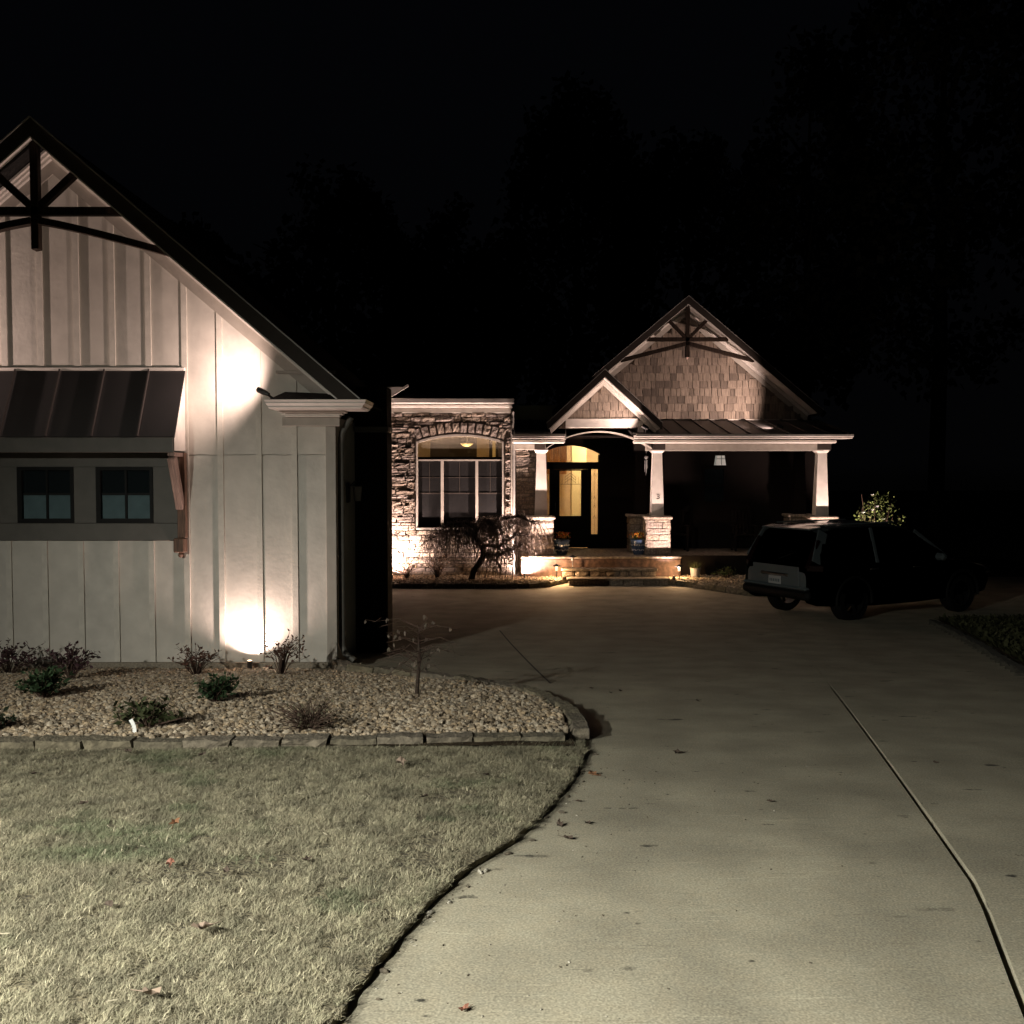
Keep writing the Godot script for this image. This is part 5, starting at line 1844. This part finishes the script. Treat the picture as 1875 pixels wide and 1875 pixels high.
func porch_things() -> void:
	flower_pot(Vector3(1.20, -0.42, -24.15), "glazed pot of orange flowers beside the pier under the weeping tree", 3, 1.18)
	flower_pot(Vector3(3.06, -0.42, -24.25), "glazed pot of red flowers beside the numbered column", 8, 1.18)
	# grey pot with grass
	var at := Vector3(4.30, gy(-23.5) + 0.12, -23.5)
	var o := thing("planter", at, "small grey nursery pot of grass standing on the rocks", "planter")
	var b := B.new()
	b.lathe(at, [[0.0, 0.0], [0.10, 0.0], [0.12, 0.20], [0.13, 0.20], [0.13, 0.23], [0.11, 0.23], [0.105, 0.18], [0.0, 0.18]], 16)
	part("pot", b, M.pot_grey, o)
	b = B.new()
	b.tinted = true
	for k in 160:
		var a := rng.randf() * TAU
		var p := at + Vector3(rng.randf_range(-0.07, 0.07), 0.18, rng.randf_range(-0.07, 0.07))
		var tip := p + Vector3(cos(a) * rng.randf_range(0.05, 0.26), rng.randf_range(0.05, 0.28), sin(a) * 0.2)
		var w := Vector3(-sin(a), 0, cos(a)) * 0.005
		b.tint = Color(0.06, 0.07, 0.03) * rng.randf_range(0.6, 1.4)
		b.tri(p - w, p + w, tip, Vector3.UP)
	part("grass_blades", b, M.leafy, o).set_meta("kind", "stuff")
	path_light(Vector3(3.80, gy(-23.9) + 0.10, -23.9), "path light nearest the porch slab at the end of the steps", 0.34, 0.7)
	path_light(Vector3(3.88, gy(-23.25) + 0.10, -23.25), "path light at the edging between steps and grey pot", 0.36, 0.9)
	path_light(Vector3(1.03, gy(-23.2) + 0.10, -23.2), "path light at the foot of the steps under the weeping tree", 0.38, 1.7)
	path_light(Vector3(1.42, -0.675, -23.47), "small dark path light standing on the upper step", 0.30, 0.0)
	# lantern hanging from the porch ceiling
	o = thing("hanging_lantern", Vector3(5.23, 1.72, -25.3), "square pale glass lantern hanging under the dark porch roof", "lantern")
	b = B.new()
	var q := [[0.125, 1.74], [0.095, 1.98]]
	var p := []
	for e in q:
		for c in [[-1, 1], [1, 1], [1, -1], [-1, -1]]:
			p.append(Vector3(5.23 + c[0] * e[0], e[1], -25.3 + c[1] * e[0]))
	for i in 4:
		var j := (i + 1) % 4
		b.quad(p[i], p[j], p[4 + j], p[4 + i], (p[i] + p[j]) / 2.0 - Vector3(5.23, 1.74, -25.3))
	b.quad(p[0], p[1], p[2], p[3], Vector3.DOWN)
	part("glass_shade", b, M.lantern_glow, o)
	b = B.new()
	for s in [-1.0, 1.0]:
		b.bar(Vector3(5.23 + 0.015, 1.74, -25.3 + s * 0.127), Vector3(5.23 + 0.012, 1.98, -25.3 + s * 0.097), 0.01, 0.008, Vector3.BACK)
		b.bar(Vector3(5.12, 1.90, -25.3 + s * 0.108), Vector3(5.34, 1.90, -25.3 + s * 0.108), 0.01, 0.008, Vector3.BACK)
	part("glazing_bars", b, M.dark_metal, o)
	b = B.new()
	b.span(Vector3(5.12, 1.98, -25.41), Vector3(5.34, 2.0, -25.19), 0.004)
	b.tube([Vector3(5.23, 2.0, -25.3), Vector3(5.23, 2.42, -25.3)], [0.008, 0.008], 6)
	part("hanger", b, M.dark_metal, o)
	omni(o, Vector3(5.23, 1.85, -25.3), 0.006, 0.06, Color(1, 0.95, 0.85))
	# wind chime beside the middle column
	o = thing("wind_chime", Vector3(3.24, 1.55, -24.3), "small metal wind chime hanging beside the numbered column", "wind chime")
	b = B.new()
	b.tube([Vector3(3.24, 2.1, -24.3), Vector3(3.24, 1.5, -24.3)], [0.003, 0.003], 5)
	part("cord", b, M.chime, o)
	b = B.new()
	b.lathe(Vector3(3.24, 1.92, -24.3), [[0.0, -0.045], [0.04, -0.02], [0.045, 0.0], [0.03, 0.035], [0.0, 0.045]], 12)
	part("top_ball", b, M.chime, o)
	for k in 5:
		b = B.new()
		var a: float = TAU * k / 5.0
		var c := Vector3(3.24 + 0.035 * cos(a), 0, -24.3 + 0.035 * sin(a))
		b.tube([c + Vector3(0, 1.86, 0), c + Vector3(0, 1.66 - 0.03 * k, 0)], [0.007, 0.007], 6)
		part("chime_tube", b, M.chime, o)
	# two slatted chairs in the dark of the porch
	for x in [4.15, 5.85]:
		var at2 := Vector3(x, -0.42, -25.4)
		o = thing("porch_chair", at2, "dark slatted porch chair between the numbered column and the lantern" if x < 5.0 else "dark slatted porch chair behind the parked car", "chair", "slatted porch chairs")
		for k in 6:
			b = B.new()
			b.box(at2 + Vector3(-0.22 + 0.088 * k, 0.72, -0.2), Vector3(0.06, 0.6, 0.02), Basis(Vector3.RIGHT, -0.2))
			part("back_slat", b, M.dark_wall, o)
		b = B.new()
		b.span(at2 + Vector3(-0.27, 0.40, -0.16), at2 + Vector3(0.27, 0.43, 0.3), 0.006)
		part("seat", b, M.dark_wall, o)
		for s in [[-1, -1], [1, -1], [-1, 1], [1, 1]]:
			b = B.new()
			b.span(at2 + Vector3(s[0] * 0.25 - 0.025, 0.0, 0.07 + s[1] * 0.2 - 0.025), at2 + Vector3(s[0] * 0.25 + 0.025, 0.398 if s[1] < 0 else 0.62, 0.07 + s[1] * 0.2 + 0.025))
			part("leg", b, M.dark_wall, o)
		for s in [-1, 1]:
			b = B.new()
			b.span(at2 + Vector3(s * 0.27 - 0.05, 0.622, -0.2), at2 + Vector3(s * 0.27 + 0.05, 0.645, 0.32), 0.005)
			part("armrest", b, M.dark_wall, o)

# ------------------------------------------------------------------ car
func car() -> void:
	var f := Vector3(0.89, 0, -0.456).normalized()
	var base := Vector3(5.46, gy(-18.0) - 0.01, -18.0)
	var o := thing("parked_car", base, "dark sport utility car parked across the end of the drive", "car")
	o.basis = Basis(f, Vector3.UP, f.cross(Vector3.UP))     # local x forward, z to the car's right side
	var add := func(called: String, b: B, m: Material, parent: Node3D) -> MeshInstance3D:
		var mid := b.middle()
		var off := Vector3.ZERO
		var q: Node = parent
		while q != o:
			off += q.position
			q = q.get_parent()
		return put(called, b.mesh(mid), m, parent, Transform3D(Basis.IDENTITY, mid - off))
	# body: x, half width, sill, shoulder height
	var st := [[-0.93, 0.74, 0.48, 0.88], [-0.90, 0.84, 0.36, 0.98], [-0.72, 0.90, 0.30, 1.02], [-0.42, 0.925, 0.28, 1.03], [0.5, 0.93, 0.24, 1.01], [1.6, 0.93, 0.24, 0.99], [2.4, 0.92, 0.26, 0.985], [3.0, 0.90, 0.28, 0.93], [3.45, 0.84, 0.32, 0.84], [3.65, 0.72, 0.42, 0.70]]
	var b := B.new()
	var rows := []
	for s in st:
		var w: float = s[1]
		var lo: float = s[2]
		var hi: float = s[3]
		var line := []
		for q in [[-0.86, 0.0], [-0.96, 0.08], [-1.0, 0.35], [-1.0, 0.6], [-0.985, 0.82], [-0.94, 0.96], [-0.8, 1.0], [0.0, 1.015], [0.8, 1.0], [0.94, 0.96], [0.985, 0.82], [1.0, 0.6], [1.0, 0.35], [0.96, 0.08], [0.86, 0.0]]:
			line.append(Vector3(s[0], lerpf(lo, hi, q[1]), q[0] * w))
		rows.append(line)
	b.sheet(rows, Vector3.UP, true)
	# make the normals point outwards
	for i in b.n.size():
		if b.n[i].dot(Vector3(0, b.v[i].y - 0.65, b.v[i].z)) < 0.0:
			b.n[i] = -b.n[i]
	for r in [rows[0], rows[-1]]:
		var c := Vector3(r[0].x, 0.65, 0)
		for i in r.size() - 1:
			b.tri(c, r[i], r[i + 1], Vector3(-1 if r[0].x < 0 else 1, 0, 0))
	var body: MeshInstance3D = add.call("body", b, M.paint, o)
	# greenhouse of dark glass with painted pillars and roof
	var gh := [[-0.86, 0.98, 0.80, 1.06], [-0.60, 1.52, 0.66, 1.6], [-0.3, 1.60, 0.66, 1.66], [0.6, 1.62, 0.66, 1.69], [1.3, 1.59, 0.64, 1.66], [1.75, 1.48, 0.62, 1.56], [2.55, 0.98, 0.74, 1.02]]
	b = B.new()
	rows = []
	for s in gh:
		var line := []
		var belt := 1.0
		for q in [[-0.9, belt], [-0.80 if s[1] > 1.2 else -0.84, minf(1.3, s[1])], [-s[2], s[1]], [-s[2] * 0.7, s[3] - 0.02], [0.0, s[3]], [s[2] * 0.7, s[3] - 0.02], [s[2], s[1]], [0.80 if s[1] > 1.2 else 0.84, minf(1.3, s[1])], [0.9, belt]]:
			line.append(Vector3(s[0], q[1], q[0]))
		rows.append(line)
	b.sheet(rows, Vector3.UP, true)
	for i in b.n.size():
		if b.n[i].dot(Vector3(b.v[i].x - 0.8, (b.v[i].y - 0.9) * 3.0, b.v[i].z * 2.0)) < 0.0:
			b.n[i] = -b.n[i]
	add.call("window_glass", b, M.car_glass, o)
	b = B.new()
	rows = []
	for s in gh.slice(1, 6):
		rows.append([Vector3(s[0], s[1] - 0.005, -s[2] - 0.012), Vector3(s[0], s[3] - 0.01, -s[2] * 0.7), Vector3(s[0], s[3] + 0.012, 0), Vector3(s[0], s[3] - 0.01, s[2] * 0.7), Vector3(s[0], s[1] - 0.005, s[2] + 0.012)])
	b.sheet(rows, Vector3.UP)
	add.call("roof", b, M.paint, o)
	for s in [-1.0, 1.0]:
		for q in [[-0.80, 1.04, 0.84, -0.52, 1.56, 0.69, 0.20], [0.55, 1.0, 0.91, 0.6, 1.60, 0.68, 0.07], [2.45, 1.02, 0.78, 1.72, 1.52, 0.65, 0.07]]:
			b = B.new()
			b.bar(Vector3(q[0], q[1], s * q[2]), Vector3(q[3], q[4], s * q[5]), 0.03, q[6], Vector3.RIGHT, 0.008)
			add.call("pillar", b, M.paint, o)
		b = B.new()
		b.bar(Vector3(-0.4, 1.665, s * 0.58), Vector3(1.3, 1.68, s * 0.58), 0.03, 0.025, Vector3.UP, 0.008)
		add.call("roof_rail", b, M.paint, o)
		# tail lamps: an upright blade beside the glass and a foot on the fender
		b = B.new()
		b.bar(Vector3(-0.92, 0.95, s * 0.75), Vector3(-0.68, 1.42, s * 0.74), 0.05, 0.09, Vector3(0, 0, 1), 0.012)
		b.bar(Vector3(-0.93, 0.95, s * 0.75), Vector3(-0.72, 0.95, s * 0.92), 0.05, 0.11, Vector3.UP, 0.012)
		add.call("tail_light", b, M.tail_red, o)
		b = B.new()
		b.box(Vector3(2.0, 1.06, s * 1.02), Vector3(0.14, 0.13, 0.2), Basis.IDENTITY, 0.04)
		add.call("wing_mirror", b, M.paint, o)
		b = B.new()
		b.box(Vector3(3.5, 0.72, s * 0.66), Vector3(0.3, 0.1, 0.28), Basis(Vector3.UP, s * 0.35), 0.03)
		add.call("headlight", b, M.chrome, o)
		for x in [0.45, 1.5]:
			b = B.new()
			b.box(Vector3(x, 0.90, s * 0.93), Vector3(0.2, 0.03, 0.035), Basis.IDENTITY, 0.01)
			add.call("door_handle", b, M.chrome, o)
	# tailgate, bumper, plate
	b = B.new()
	b.box(Vector3(-0.935, 0.76, 0), Vector3(0.03, 0.40, 1.16), Basis(Vector3.BACK, 0.06), 0.012)
	add.call("tailgate", b, M.paint, o)
	b = B.new()
	b.box(Vector3(-0.93, 0.49, 0), Vector3(0.14, 0.17, 1.68), Basis.IDENTITY, 0.05)
	add.call("bumper", b, M.cladding, o)
	b = B.new()
	b.box(Vector3(-0.94, 0.60, 0), Vector3(0.13, 0.06, 1.60), Basis.IDENTITY, 0.025)
	add.call("bumper_step", b, M.paint, o)
	b = B.new()
	b.box(Vector3(-0.965, 0.80, 0), Vector3(0.03, 0.05, 0.7), Basis.IDENTITY, 0.012)
	add.call("tailgate_strip", b, M.chrome, o)
	b = B.new()
	b.box(Vector3(-0.958, 0.69, 0), Vector3(0.012, 0.15, 0.31), Basis.IDENTITY, 0.003)
	var pl: MeshInstance3D = add.call("licence_plate", b, M.plate, o)
	b = B.new()
	for k in 6:
		b.box(Vector3(-0.966, 0.69, -0.11 + 0.044 * k), Vector3(0.003, 0.05, 0.022), Basis.IDENTITY)
	add.call("plate_marks", b, M.plate_ink, pl)
	b = B.new()
	b.box(Vector3(-0.60, 1.605, 0), Vector3(0.28, 0.03, 1.2), Basis(Vector3.BACK, 0.12), 0.01)
	add.call("spoiler", b, M.paint, o)
	b = B.new()
	b.bar(Vector3(-0.88, 1.06, 0), Vector3(-0.80, 1.18, 0.3), 0.015, 0.015)
	add.call("rear_wiper", b, M.cladding, o)
	# wheels
	for x in [0.0, 2.7]:
		for s in [-1.0, 1.0]:
			var c := Vector3(x, 0.35, s * 0.80)
			var turn := Basis(Vector3.RIGHT, PI / 2.0)
			b = B.new()
			b.lathe(c, [[0.24, -0.12], [0.33, -0.12], [0.355, -0.08], [0.355, 0.08], [0.33, 0.12], [0.24, 0.12]], 26, turn)
			var wh: MeshInstance3D = add.call("wheel", b, M.tyre, o)
			b = B.new()
			b.lathe(c, [[0.0, -0.07], [0.05, -0.075], [0.05, 0.075], [0.0, 0.07]], 12, turn)
			b.lathe(c, [[0.235, -0.11], [0.215, -0.11], [0.215, 0.11], [0.235, 0.11]], 24, turn)
			for k in 5:
				var a := TAU * k / 5.0
				b.bar(c + Vector3(cos(a) * 0.03, sin(a) * 0.03, s * 0.06), c + Vector3(cos(a) * 0.225, sin(a) * 0.225, s * 0.085), 0.02, 0.06, Vector3.BACK.cross(Vector3(cos(a), sin(a), 0)))
			add.call("rim", b, M.alloy, wh)
			b = B.new()
			var ring := []
			for k in 13:
				var a := lerpf(-0.15, PI + 0.15, k / 12.0)
				ring.append(Vector3(x + 0.41 * cos(a), 0.37 + 0.41 * sin(a), s * 0.925))
			b.tube(ring, range(13).map(func(_k: int) -> float: return 0.03), 6)
			add.call("wheel_arch", b, M.cladding, o)

# ------------------------------------------------------------------ loose leaves, trees, lamps
func leaf_mesh(seed_: int, len: float) -> ArrayMesh:
	var g := RandomNumberGenerator.new()
	g.seed = seed_
	var b := B.new()
	var rim := []
	for i in 11:
		var a := TAU * i / 11.0
		var r := len * (0.48 if i % 2 else 0.33) * g.randf_range(0.75, 1.1)
		rim.append(Vector3(cos(a) * r, 0.05 * len + absf(sin(a * 1.5 + seed_)) * len * 0.22 * g.randf_range(0.4, 1.3), sin(a) * r * 0.7))
	var c := Vector3(0, len * 0.02, 0)
	for i in 11:
		b.tri(c, rim[i], rim[(i + 1) % 11], Vector3.UP)
	b.tube([c, Vector3(-len * 0.4, len * 0.1, 0.02 * len), Vector3(-len * 0.8, len * 0.14, 0.12 * len)], [0.0018, 0.0015, 0.001], 4, false)
	return b.mesh()

func leaves() -> void:
	var shapes := []
	for k in 4:
		shapes.append(leaf_mesh(k + 2, 0.075))
	var drop := func(x: float, z: float, s: float, m: String, label: String, group: String, lift := 0.0) -> void:
		var o := MeshInstance3D.new()
		o.name = "fallen_leaf"
		o.mesh = shapes[rng.randi() % 4]
		o.material_override = M[m]
		o.transform = Transform3D(Basis(Vector3.UP, rng.randf() * TAU).rotated(Vector3.RIGHT, rng.randf_range(-0.3, 0.3)).scaled(Vector3.ONE * s), Vector3(x, gy(z) + 0.004 + lift, z))
		add_child(o, true)
		tag(o, label, "leaf", group)
	drop.call(-0.142, -2.92, 0.62, "red_leaf", "small red leaf lying on the bright concrete near the lawn", "")
	drop.call(-1.057, -3.36, 1.3, "pale_leaf", "large pale curled leaf lying on the lawn", "", 0.06)
	drop.call(-1.061, -2.90, 1.2, "pale_leaf", "pale crumpled leaf on the lawn closest to the camera", "", 0.055)
	drop.call(-1.395, -4.04, 0.8, "red_leaf", "red leaf lying flat on the lawn beyond the pale curled leaf", "", 0.055)
	drop.call(-1.56, -4.59, 1.0, "dry_leaf", "brown leaf standing up in the grass above the green patch", "", 0.06)
	drop.call(1.063, -6.39, 1.2, "dark_leaf", "dark curled leaf alone on the concrete beyond the edging tip", "")
	drop.call(0.47, -5.79, 1.2, "dry_leaf", "brown leaf on the concrete where the lawn meets the edging", "")
	drop.call(-0.653, -5.86, 1.3, "pale_leaf", "pale brown leaf on the far lawn near the edging row", "", 0.055)
	var lawn_leaves := [[-1.144, -3.96, "small dark leaf in the grass nearly beside the red lawn leaf"], [-0.146, -5.57, "small dark leaf on the narrow end of the lawn before the edging tip"], [-2.144, -4.97, "small dark upright leaf beyond the large green patch of lawn"], [-1.469, -3.6, "small dark leaf between the red lawn leaf and the pale curled leaf"], [-2.39, -6.2, "small dark leaf at the edging below the white plant tag"], [-0.85, -4.1, "small dark leaf on the lawn toward the drive from the red leaf"], [-2.7, -5.6, "small dark leaf on the lawn below the dark shrub by the edging"], [-1.9, -6.1, "small dark leaf on the lawn between the tag and the pale brown leaf"], [-0.45, -5.1, "small dark leaf on the lawn halfway along its curved edge"]]
	for q in lawn_leaves:
		drop.call(q[0], q[1], rng.randf_range(0.7, 1.1), "dark_leaf", q[2], "leaves in the lawn", 0.05)
	var drive_leaves := [[0.364, -4.8, "small dark leaf on the concrete, the outer of a close pair"], [0.23, -4.77, "small dark leaf on the concrete touching the lawn edge"], [0.26, -4.55, "small dark leaf on the concrete just before the close pair"], [0.55, -6.9, "small dark leaf in the shade at the edging tip"], [0.9, -9.1, "small dark leaf on the drive below the cut joint"], [0.75, -9.4, "small dark leaf at the end of the cut joint"], [1.0, -9.2, "small dark leaf on the drive just past the cut joint"], [1.6, -8.6, "small dark leaf in the dim middle of the drive"], [0.35, -5.2, "small dark leaf at the bend of the lawn edge"], [1.35, -5.2, "small dark leaf alone in the middle of the bright concrete"], [2.6, -6.1, "small dark leaf across the slab joint on the far slab"], [2.2, -4.3, "small dark leaf beyond the kink of the slab joint"]]
	for q in drive_leaves:
		drop.call(q[0], q[1], rng.randf_range(0.5, 1.0), "dark_leaf", q[2], "leaves on the drive")
	# chips and crumbs of rock strewn along the lawn edge
	var places := []
	var colors := []
	for k in 230:
		var z := rng.randf_range(-6.5, -2.5)
		var x := along(LAWN_EDGE, z) + absf(rng.randfn(0.0, 0.6)) + 0.02
		if k < 60:
			x = along(LAWN_EDGE, z) + rng.randf_range(-0.01, 0.05)
		var s := rng.randf_range(0.0015, 0.004) if k > 20 else rng.randf_range(0.006, 0.012)
		places.append(Transform3D(Basis.from_euler(Vector3(rng.randf() * 6.0, rng.randf() * 6.0, 0)).scaled_local(Vector3(s * 1.8, s * 0.7, s)), Vector3(x, gy(z) + s * 0.4, z)))
		colors.append(Color(0.12, 0.1, 0.07) if rng.randf() < 0.75 else Color(0.55, 0.52, 0.44))
	tag(scatter("loose_grit", rock_mesh(), M.rock, places, colors), "grit and small chips strewn on the concrete by the lawn edge", "grit")
	places = []
	colors = []
	var bl := B.new()
	bl.box(Vector3.ZERO, Vector3(0.03, 0.0015, 0.0045))
	for k in 170:
		var z := rng.randf_range(-6.2, -2.5)
		var x := rng.randf_range(-4.0, along(LAWN_EDGE, z) - 0.03)
		places.append(Transform3D(Basis.from_euler(Vector3(0, rng.randf() * TAU, rng.randf_range(-0.3, 0.3))).scaled(Vector3.ONE * rng.randf_range(0.5, 1.1)), Vector3(x, lawn_y(x, z) + 0.03, z)))
		colors.append(Color(0.68, 0.62, 0.46) * rng.randf_range(0.7, 1.1))
	tag(scatter("straw_bits", bl.mesh(), M.rock, places, colors), "pale bits of straw lying on the lawn", "straw")

func trees() -> void:
	var clump := B.new()
	for k in 9:
		var p := Vector3(rng.randf_range(-0.5, 0.5), rng.randf_range(-0.4, 0.4), rng.randf_range(-0.5, 0.5))
		var d := Vector3(rng.randf_range(-1, 1), rng.randf_range(-0.7, 0.7), rng.randf_range(-1, 1)).normalized() * 0.34
		var w := d.cross(Vector3(rng.randf_range(-1, 1), rng.randf_range(-1, 1), rng.randf_range(-1, 1))).normalized() * 0.13
		clump.quad(p, p + d * 0.5 + w, p + d, p + d * 0.5 - w, Vector3.UP)
	var mesh := clump.mesh()
	var spots := [[-14.0, -44.0, 13.0, 4.6, "broad dark tree behind the garage roof"], [-7.5, -42.0, 15.2, 4.2, "rounded dark tree standing above the dark wing of the garage"], [-2.6, -46.0, 14.4, 3.2, "narrow dark tree above the stone front of the house"], [2.6, -41.0, 18.0, 3.6, "tall dark tree behind the small shingled gable"], [7.4, -43.0, 16.8, 3.6, "dark tree behind the peak of the large gable"], [11.6, -40.0, 19.5, 2.9, "tall slim dark tree beyond the end of the porch"], [16.0, -38.0, 23.0, 4.8, "tallest dark tree behind the car and the flowering shrub"], [21.5, -33.0, 21.0, 5.0, "dark tree at the edge of the yard beyond the car"], [14.5, -20.0, 7.0, 2.6, "low dark tree beside the front of the car"], [11.5, -12.5, 5.0, 2.4, "low dark tree in the darkened bed across the drive"]]
	for s in spots:
		var base := Vector3(s[0], gy(s[1]) - 0.1, s[1])
		var h: float = s[2]
		var r: float = s[3]
		var o := thing("background_tree", base, s[4], "tree", "trees around the yard")
		var b := B.new()
		b.tube([base, base + Vector3(0.1, h * 0.3, 0), base + Vector3(0, h * 0.6, 0.1), base + Vector3(0.1, h * 0.92, 0)], [0.05 * r + 0.1, 0.05 * r + 0.04, 0.03 * r + 0.03, 0.03], 8)
		for k in 7:
			var a: float = TAU * k / 7.0 + s[0]
			var y := h * lerpf(0.3, 0.75, k / 6.0)
			b.tube([base + Vector3(0.05, y, 0), base + Vector3(cos(a) * r * 0.4, y + h * 0.07, sin(a) * r * 0.4), base + Vector3(cos(a) * r * 0.8, y + h * 0.12, sin(a) * r * 0.8)], [0.03 * r, 0.02 * r, 0.02], 5)
		part("trunk", b, M.crown, o)
		var places := []
		var colors := []
		for k in 2600:
			var p := Vector3(rng.randf_range(-1, 1), rng.randf_range(-1, 1), rng.randf_range(-1, 1))
			if p.length() > 1.0:
				continue
			p = p * pow(p.length(), -0.35)
			p = Vector3(p.x * r * (1.0 - 0.35 * maxf(p.y, 0.0)), h * 0.62 + p.y * h * 0.38, p.z * r)
			if soft.get_noise_3d((p.x + s[0]) * 16.0, p.y * 16.0, p.z * 16.0) < -0.10:
				continue
			places.append(Transform3D(Basis.from_euler(Vector3(rng.randf() * 6, rng.randf() * 6, rng.randf() * 6)).scaled(Vector3.ONE * rng.randf_range(0.6, 1.3)), p))
			colors.append(Color.WHITE)
		scatter("crown", mesh, M.crown, places, colors, o)

func yard_lamp(at: Vector3, aim: Vector3, energy: float, angle: float, rim: float, label: String) -> void:
	var foot := Vector3(at.x - 0.42, gy(at.z), at.z)
	var o := thing("yard_lamp", foot, label, "lamp post", "hooded yard lamps")
	var b := B.new()
	b.tube([foot, Vector3(foot.x, at.y + 0.1, at.z), Vector3(at.x - 0.3, at.y + 0.36, at.z), Vector3(at.x - 0.08, at.y + 0.4, at.z), Vector3(at.x, at.y + 0.22, at.z)], [0.05, 0.035, 0.03, 0.03, 0.03], 10)
	b.lathe(foot, [[0.0, 0.0], [0.11, 0.0], [0.1, 0.05], [0.06, 0.12], [0.05, 0.2]], 14)
	part("post", b, M.dark_metal, o)
	b = B.new()
	b.lathe(at, [[0.30, -rim], [0.30, 0.05], [0.22, 0.16], [0.06, 0.24], [0.0, 0.26]], 28)
	b.lathe(at, [[0.29, -rim], [0.29, 0.045], [0.21, 0.15], [0.0, 0.2]], 28)
	part("hood", b, M.dark_metal, o)
	b = B.new()
	b.lathe(at, [[0.0, -0.06], [0.04, -0.05], [0.06, 0.0], [0.04, 0.07], [0.0, 0.1]], 14)
	part("lamp_glass", b, M.yard_glow, o)
	spot(o, at, aim, energy, angle, 1.0, 0.045, Color(1.0, 0.985, 0.925))

func lamps() -> void:
	# two hooded lamps at the street side of the lawn, out of the photograph
	yard_lamp(Vector3(-6.0, 3.4, 0.4), Vector3(-0.2, -0.05, -4.3), 80.0, 62.0, 0.030, "tall hooded yard lamp on the lawn opposite the garage gable")
	yard_lamp(Vector3(-2.5, 2.4, -0.35), Vector3(-0.2, 0.0, -3.3), 44.0, 66.0, 0.115, "short hooded yard lamp beside the near end of the lawn")

	bullet("wall_uplight", Vector3(-2.89, -0.49, -10.995), Vector3(-2.885, 0.9, -11.08), Vector3(-2.89, bed_y(-2.9, -10.9) - 0.02, -10.92), "short black ground light glowing at the foot of the garage wall", "garden light", 4.2, 74.0, 1.0)
	bullet("eave_spotlight", Vector3(-2.69, 2.46, -10.68), Vector3(-3.69, 2.92, -11.02), Vector3(-2.50, 2.345, -10.70), "black spotlight on the eave return aimed at the garage gable", "spotlight", 3.4, 72.0, 1.0)
	bullet("eave_spotlight", Vector3(-7.42, 2.43, -10.70), Vector3(-6.42, 3.05, -11.0), Vector3(-7.54, 2.345, -10.70), "black spotlight on the far eave return beyond the awning", "spotlight", 11.0, 60.0, 1.0)
	bullet("gable_spotlight", Vector3(3.0, 2.63, -23.12), Vector3(2.1, 3.15, -23.6), Vector3(3.1, 2.47, -23.36), "spotlight beside the small gable over the entry arch", "spotlight", 3.2, 58.0, 1.0, "", 0.05)
	bullet("roof_spotlight", Vector3(6.38, 2.69, -24.2), Vector3(4.63, 3.64, -26.0), Vector3(6.5, 2.595, -24.2), "spotlight standing on the porch roof aimed at the large gable", "spotlight", 15.0, 46.0, 0.6, "", 0.05)
	var hy := gy(-23.3) + 0.10
	bullet("garden_uplight", Vector3(-2.78, hy + 0.12, -23.25), Vector3(-2.4, 2.3, -23.98), Vector3(-2.78, hy, -23.25), "garden uplight at the stone front beside the garage's dark wing", "garden light", 40.0, 84.0, 0.9)
	bullet("garden_uplight", Vector3(0.30, hy + 0.12, -23.45), Vector3(0.35, 2.4, -24.6), Vector3(0.30, hy, -23.45), "garden uplight behind the weeping tree at the first column", "garden light", 48.0, 84.0, 0.9)
	bullet("garden_uplight", Vector3(3.72, hy + 0.10, -23.05), Vector3(3.5, 1.6, -24.0), Vector3(3.72, hy, -23.05), "garden uplight at the steps aimed at the numbered column", "garden light", 15.0, 46.0, 0.9)
	bullet("garden_uplight", Vector3(7.35, hy + 0.12, -22.9), Vector3(7.45, 1.8, -24.0), Vector3(7.35, hy, -22.9), "garden uplight hidden behind the car at the end column", "garden light", 20.0, 46.0, 0.9)
	bullet("garden_uplight", Vector3(8.15, hy + 0.10, -23.75), Vector3(8.75, 0.5, -24.5), Vector3(8.15, hy, -23.75), "garden uplight at the foot of the flowering shrub", "garden light", 16.0, 40.0, 0.6)

func _ready() -> void:
	rng.seed = 20240
	soft.seed = 5
	soft.frequency = 0.01
	# camera
	var cam := Camera3D.new()
	cam.name = "camera"
	cam.fov = 54.0
	cam.near = 0.05
	cam.far = 400.0
	cam.position = Vector3(0, EYE, 0)
	cam.rotation = Vector3(-0.04101, 0, 0)
	add_child(cam)
	cam.current = true
	# night sky and exposure
	var env := Environment.new()
	env.background_mode = Environment.BG_SKY
	var sky := Sky.new()
	var sm := ProceduralSkyMaterial.new()
	sm.sky_top_color = Color(0.011, 0.013, 0.019)
	sm.sky_horizon_color = Color(0.012, 0.012, 0.014)
	sm.sky_curve = 0.2
	sm.ground_bottom_color = Color(0.004, 0.004, 0.004)
	sm.ground_horizon_color = Color(0.008, 0.008, 0.008)
	sky.sky_material = sm
	env.sky = sky
	env.tonemap_mode = Environment.TONE_MAPPER_LINEAR
	env.tonemap_exposure = 1.0
	env.sdfgi_enabled = true
	env.ssao_enabled = true
	env.ssil_enabled = true
	var we := WorldEnvironment.new()
	we.name = "world_environment"
	we.environment = env
	add_child(we)

	materials()
	for k in 14:
		blocks.append(rough_block(Vector3.ONE, 50 + k))
	ground()
	garage()
	house()
	var rock := rock_mesh()
	garage_bed(rock)
	house_beds(rock)
	trees()
	grass()
	car()
	yard_plants()
	porch_things()
	leaves()
	lamps()
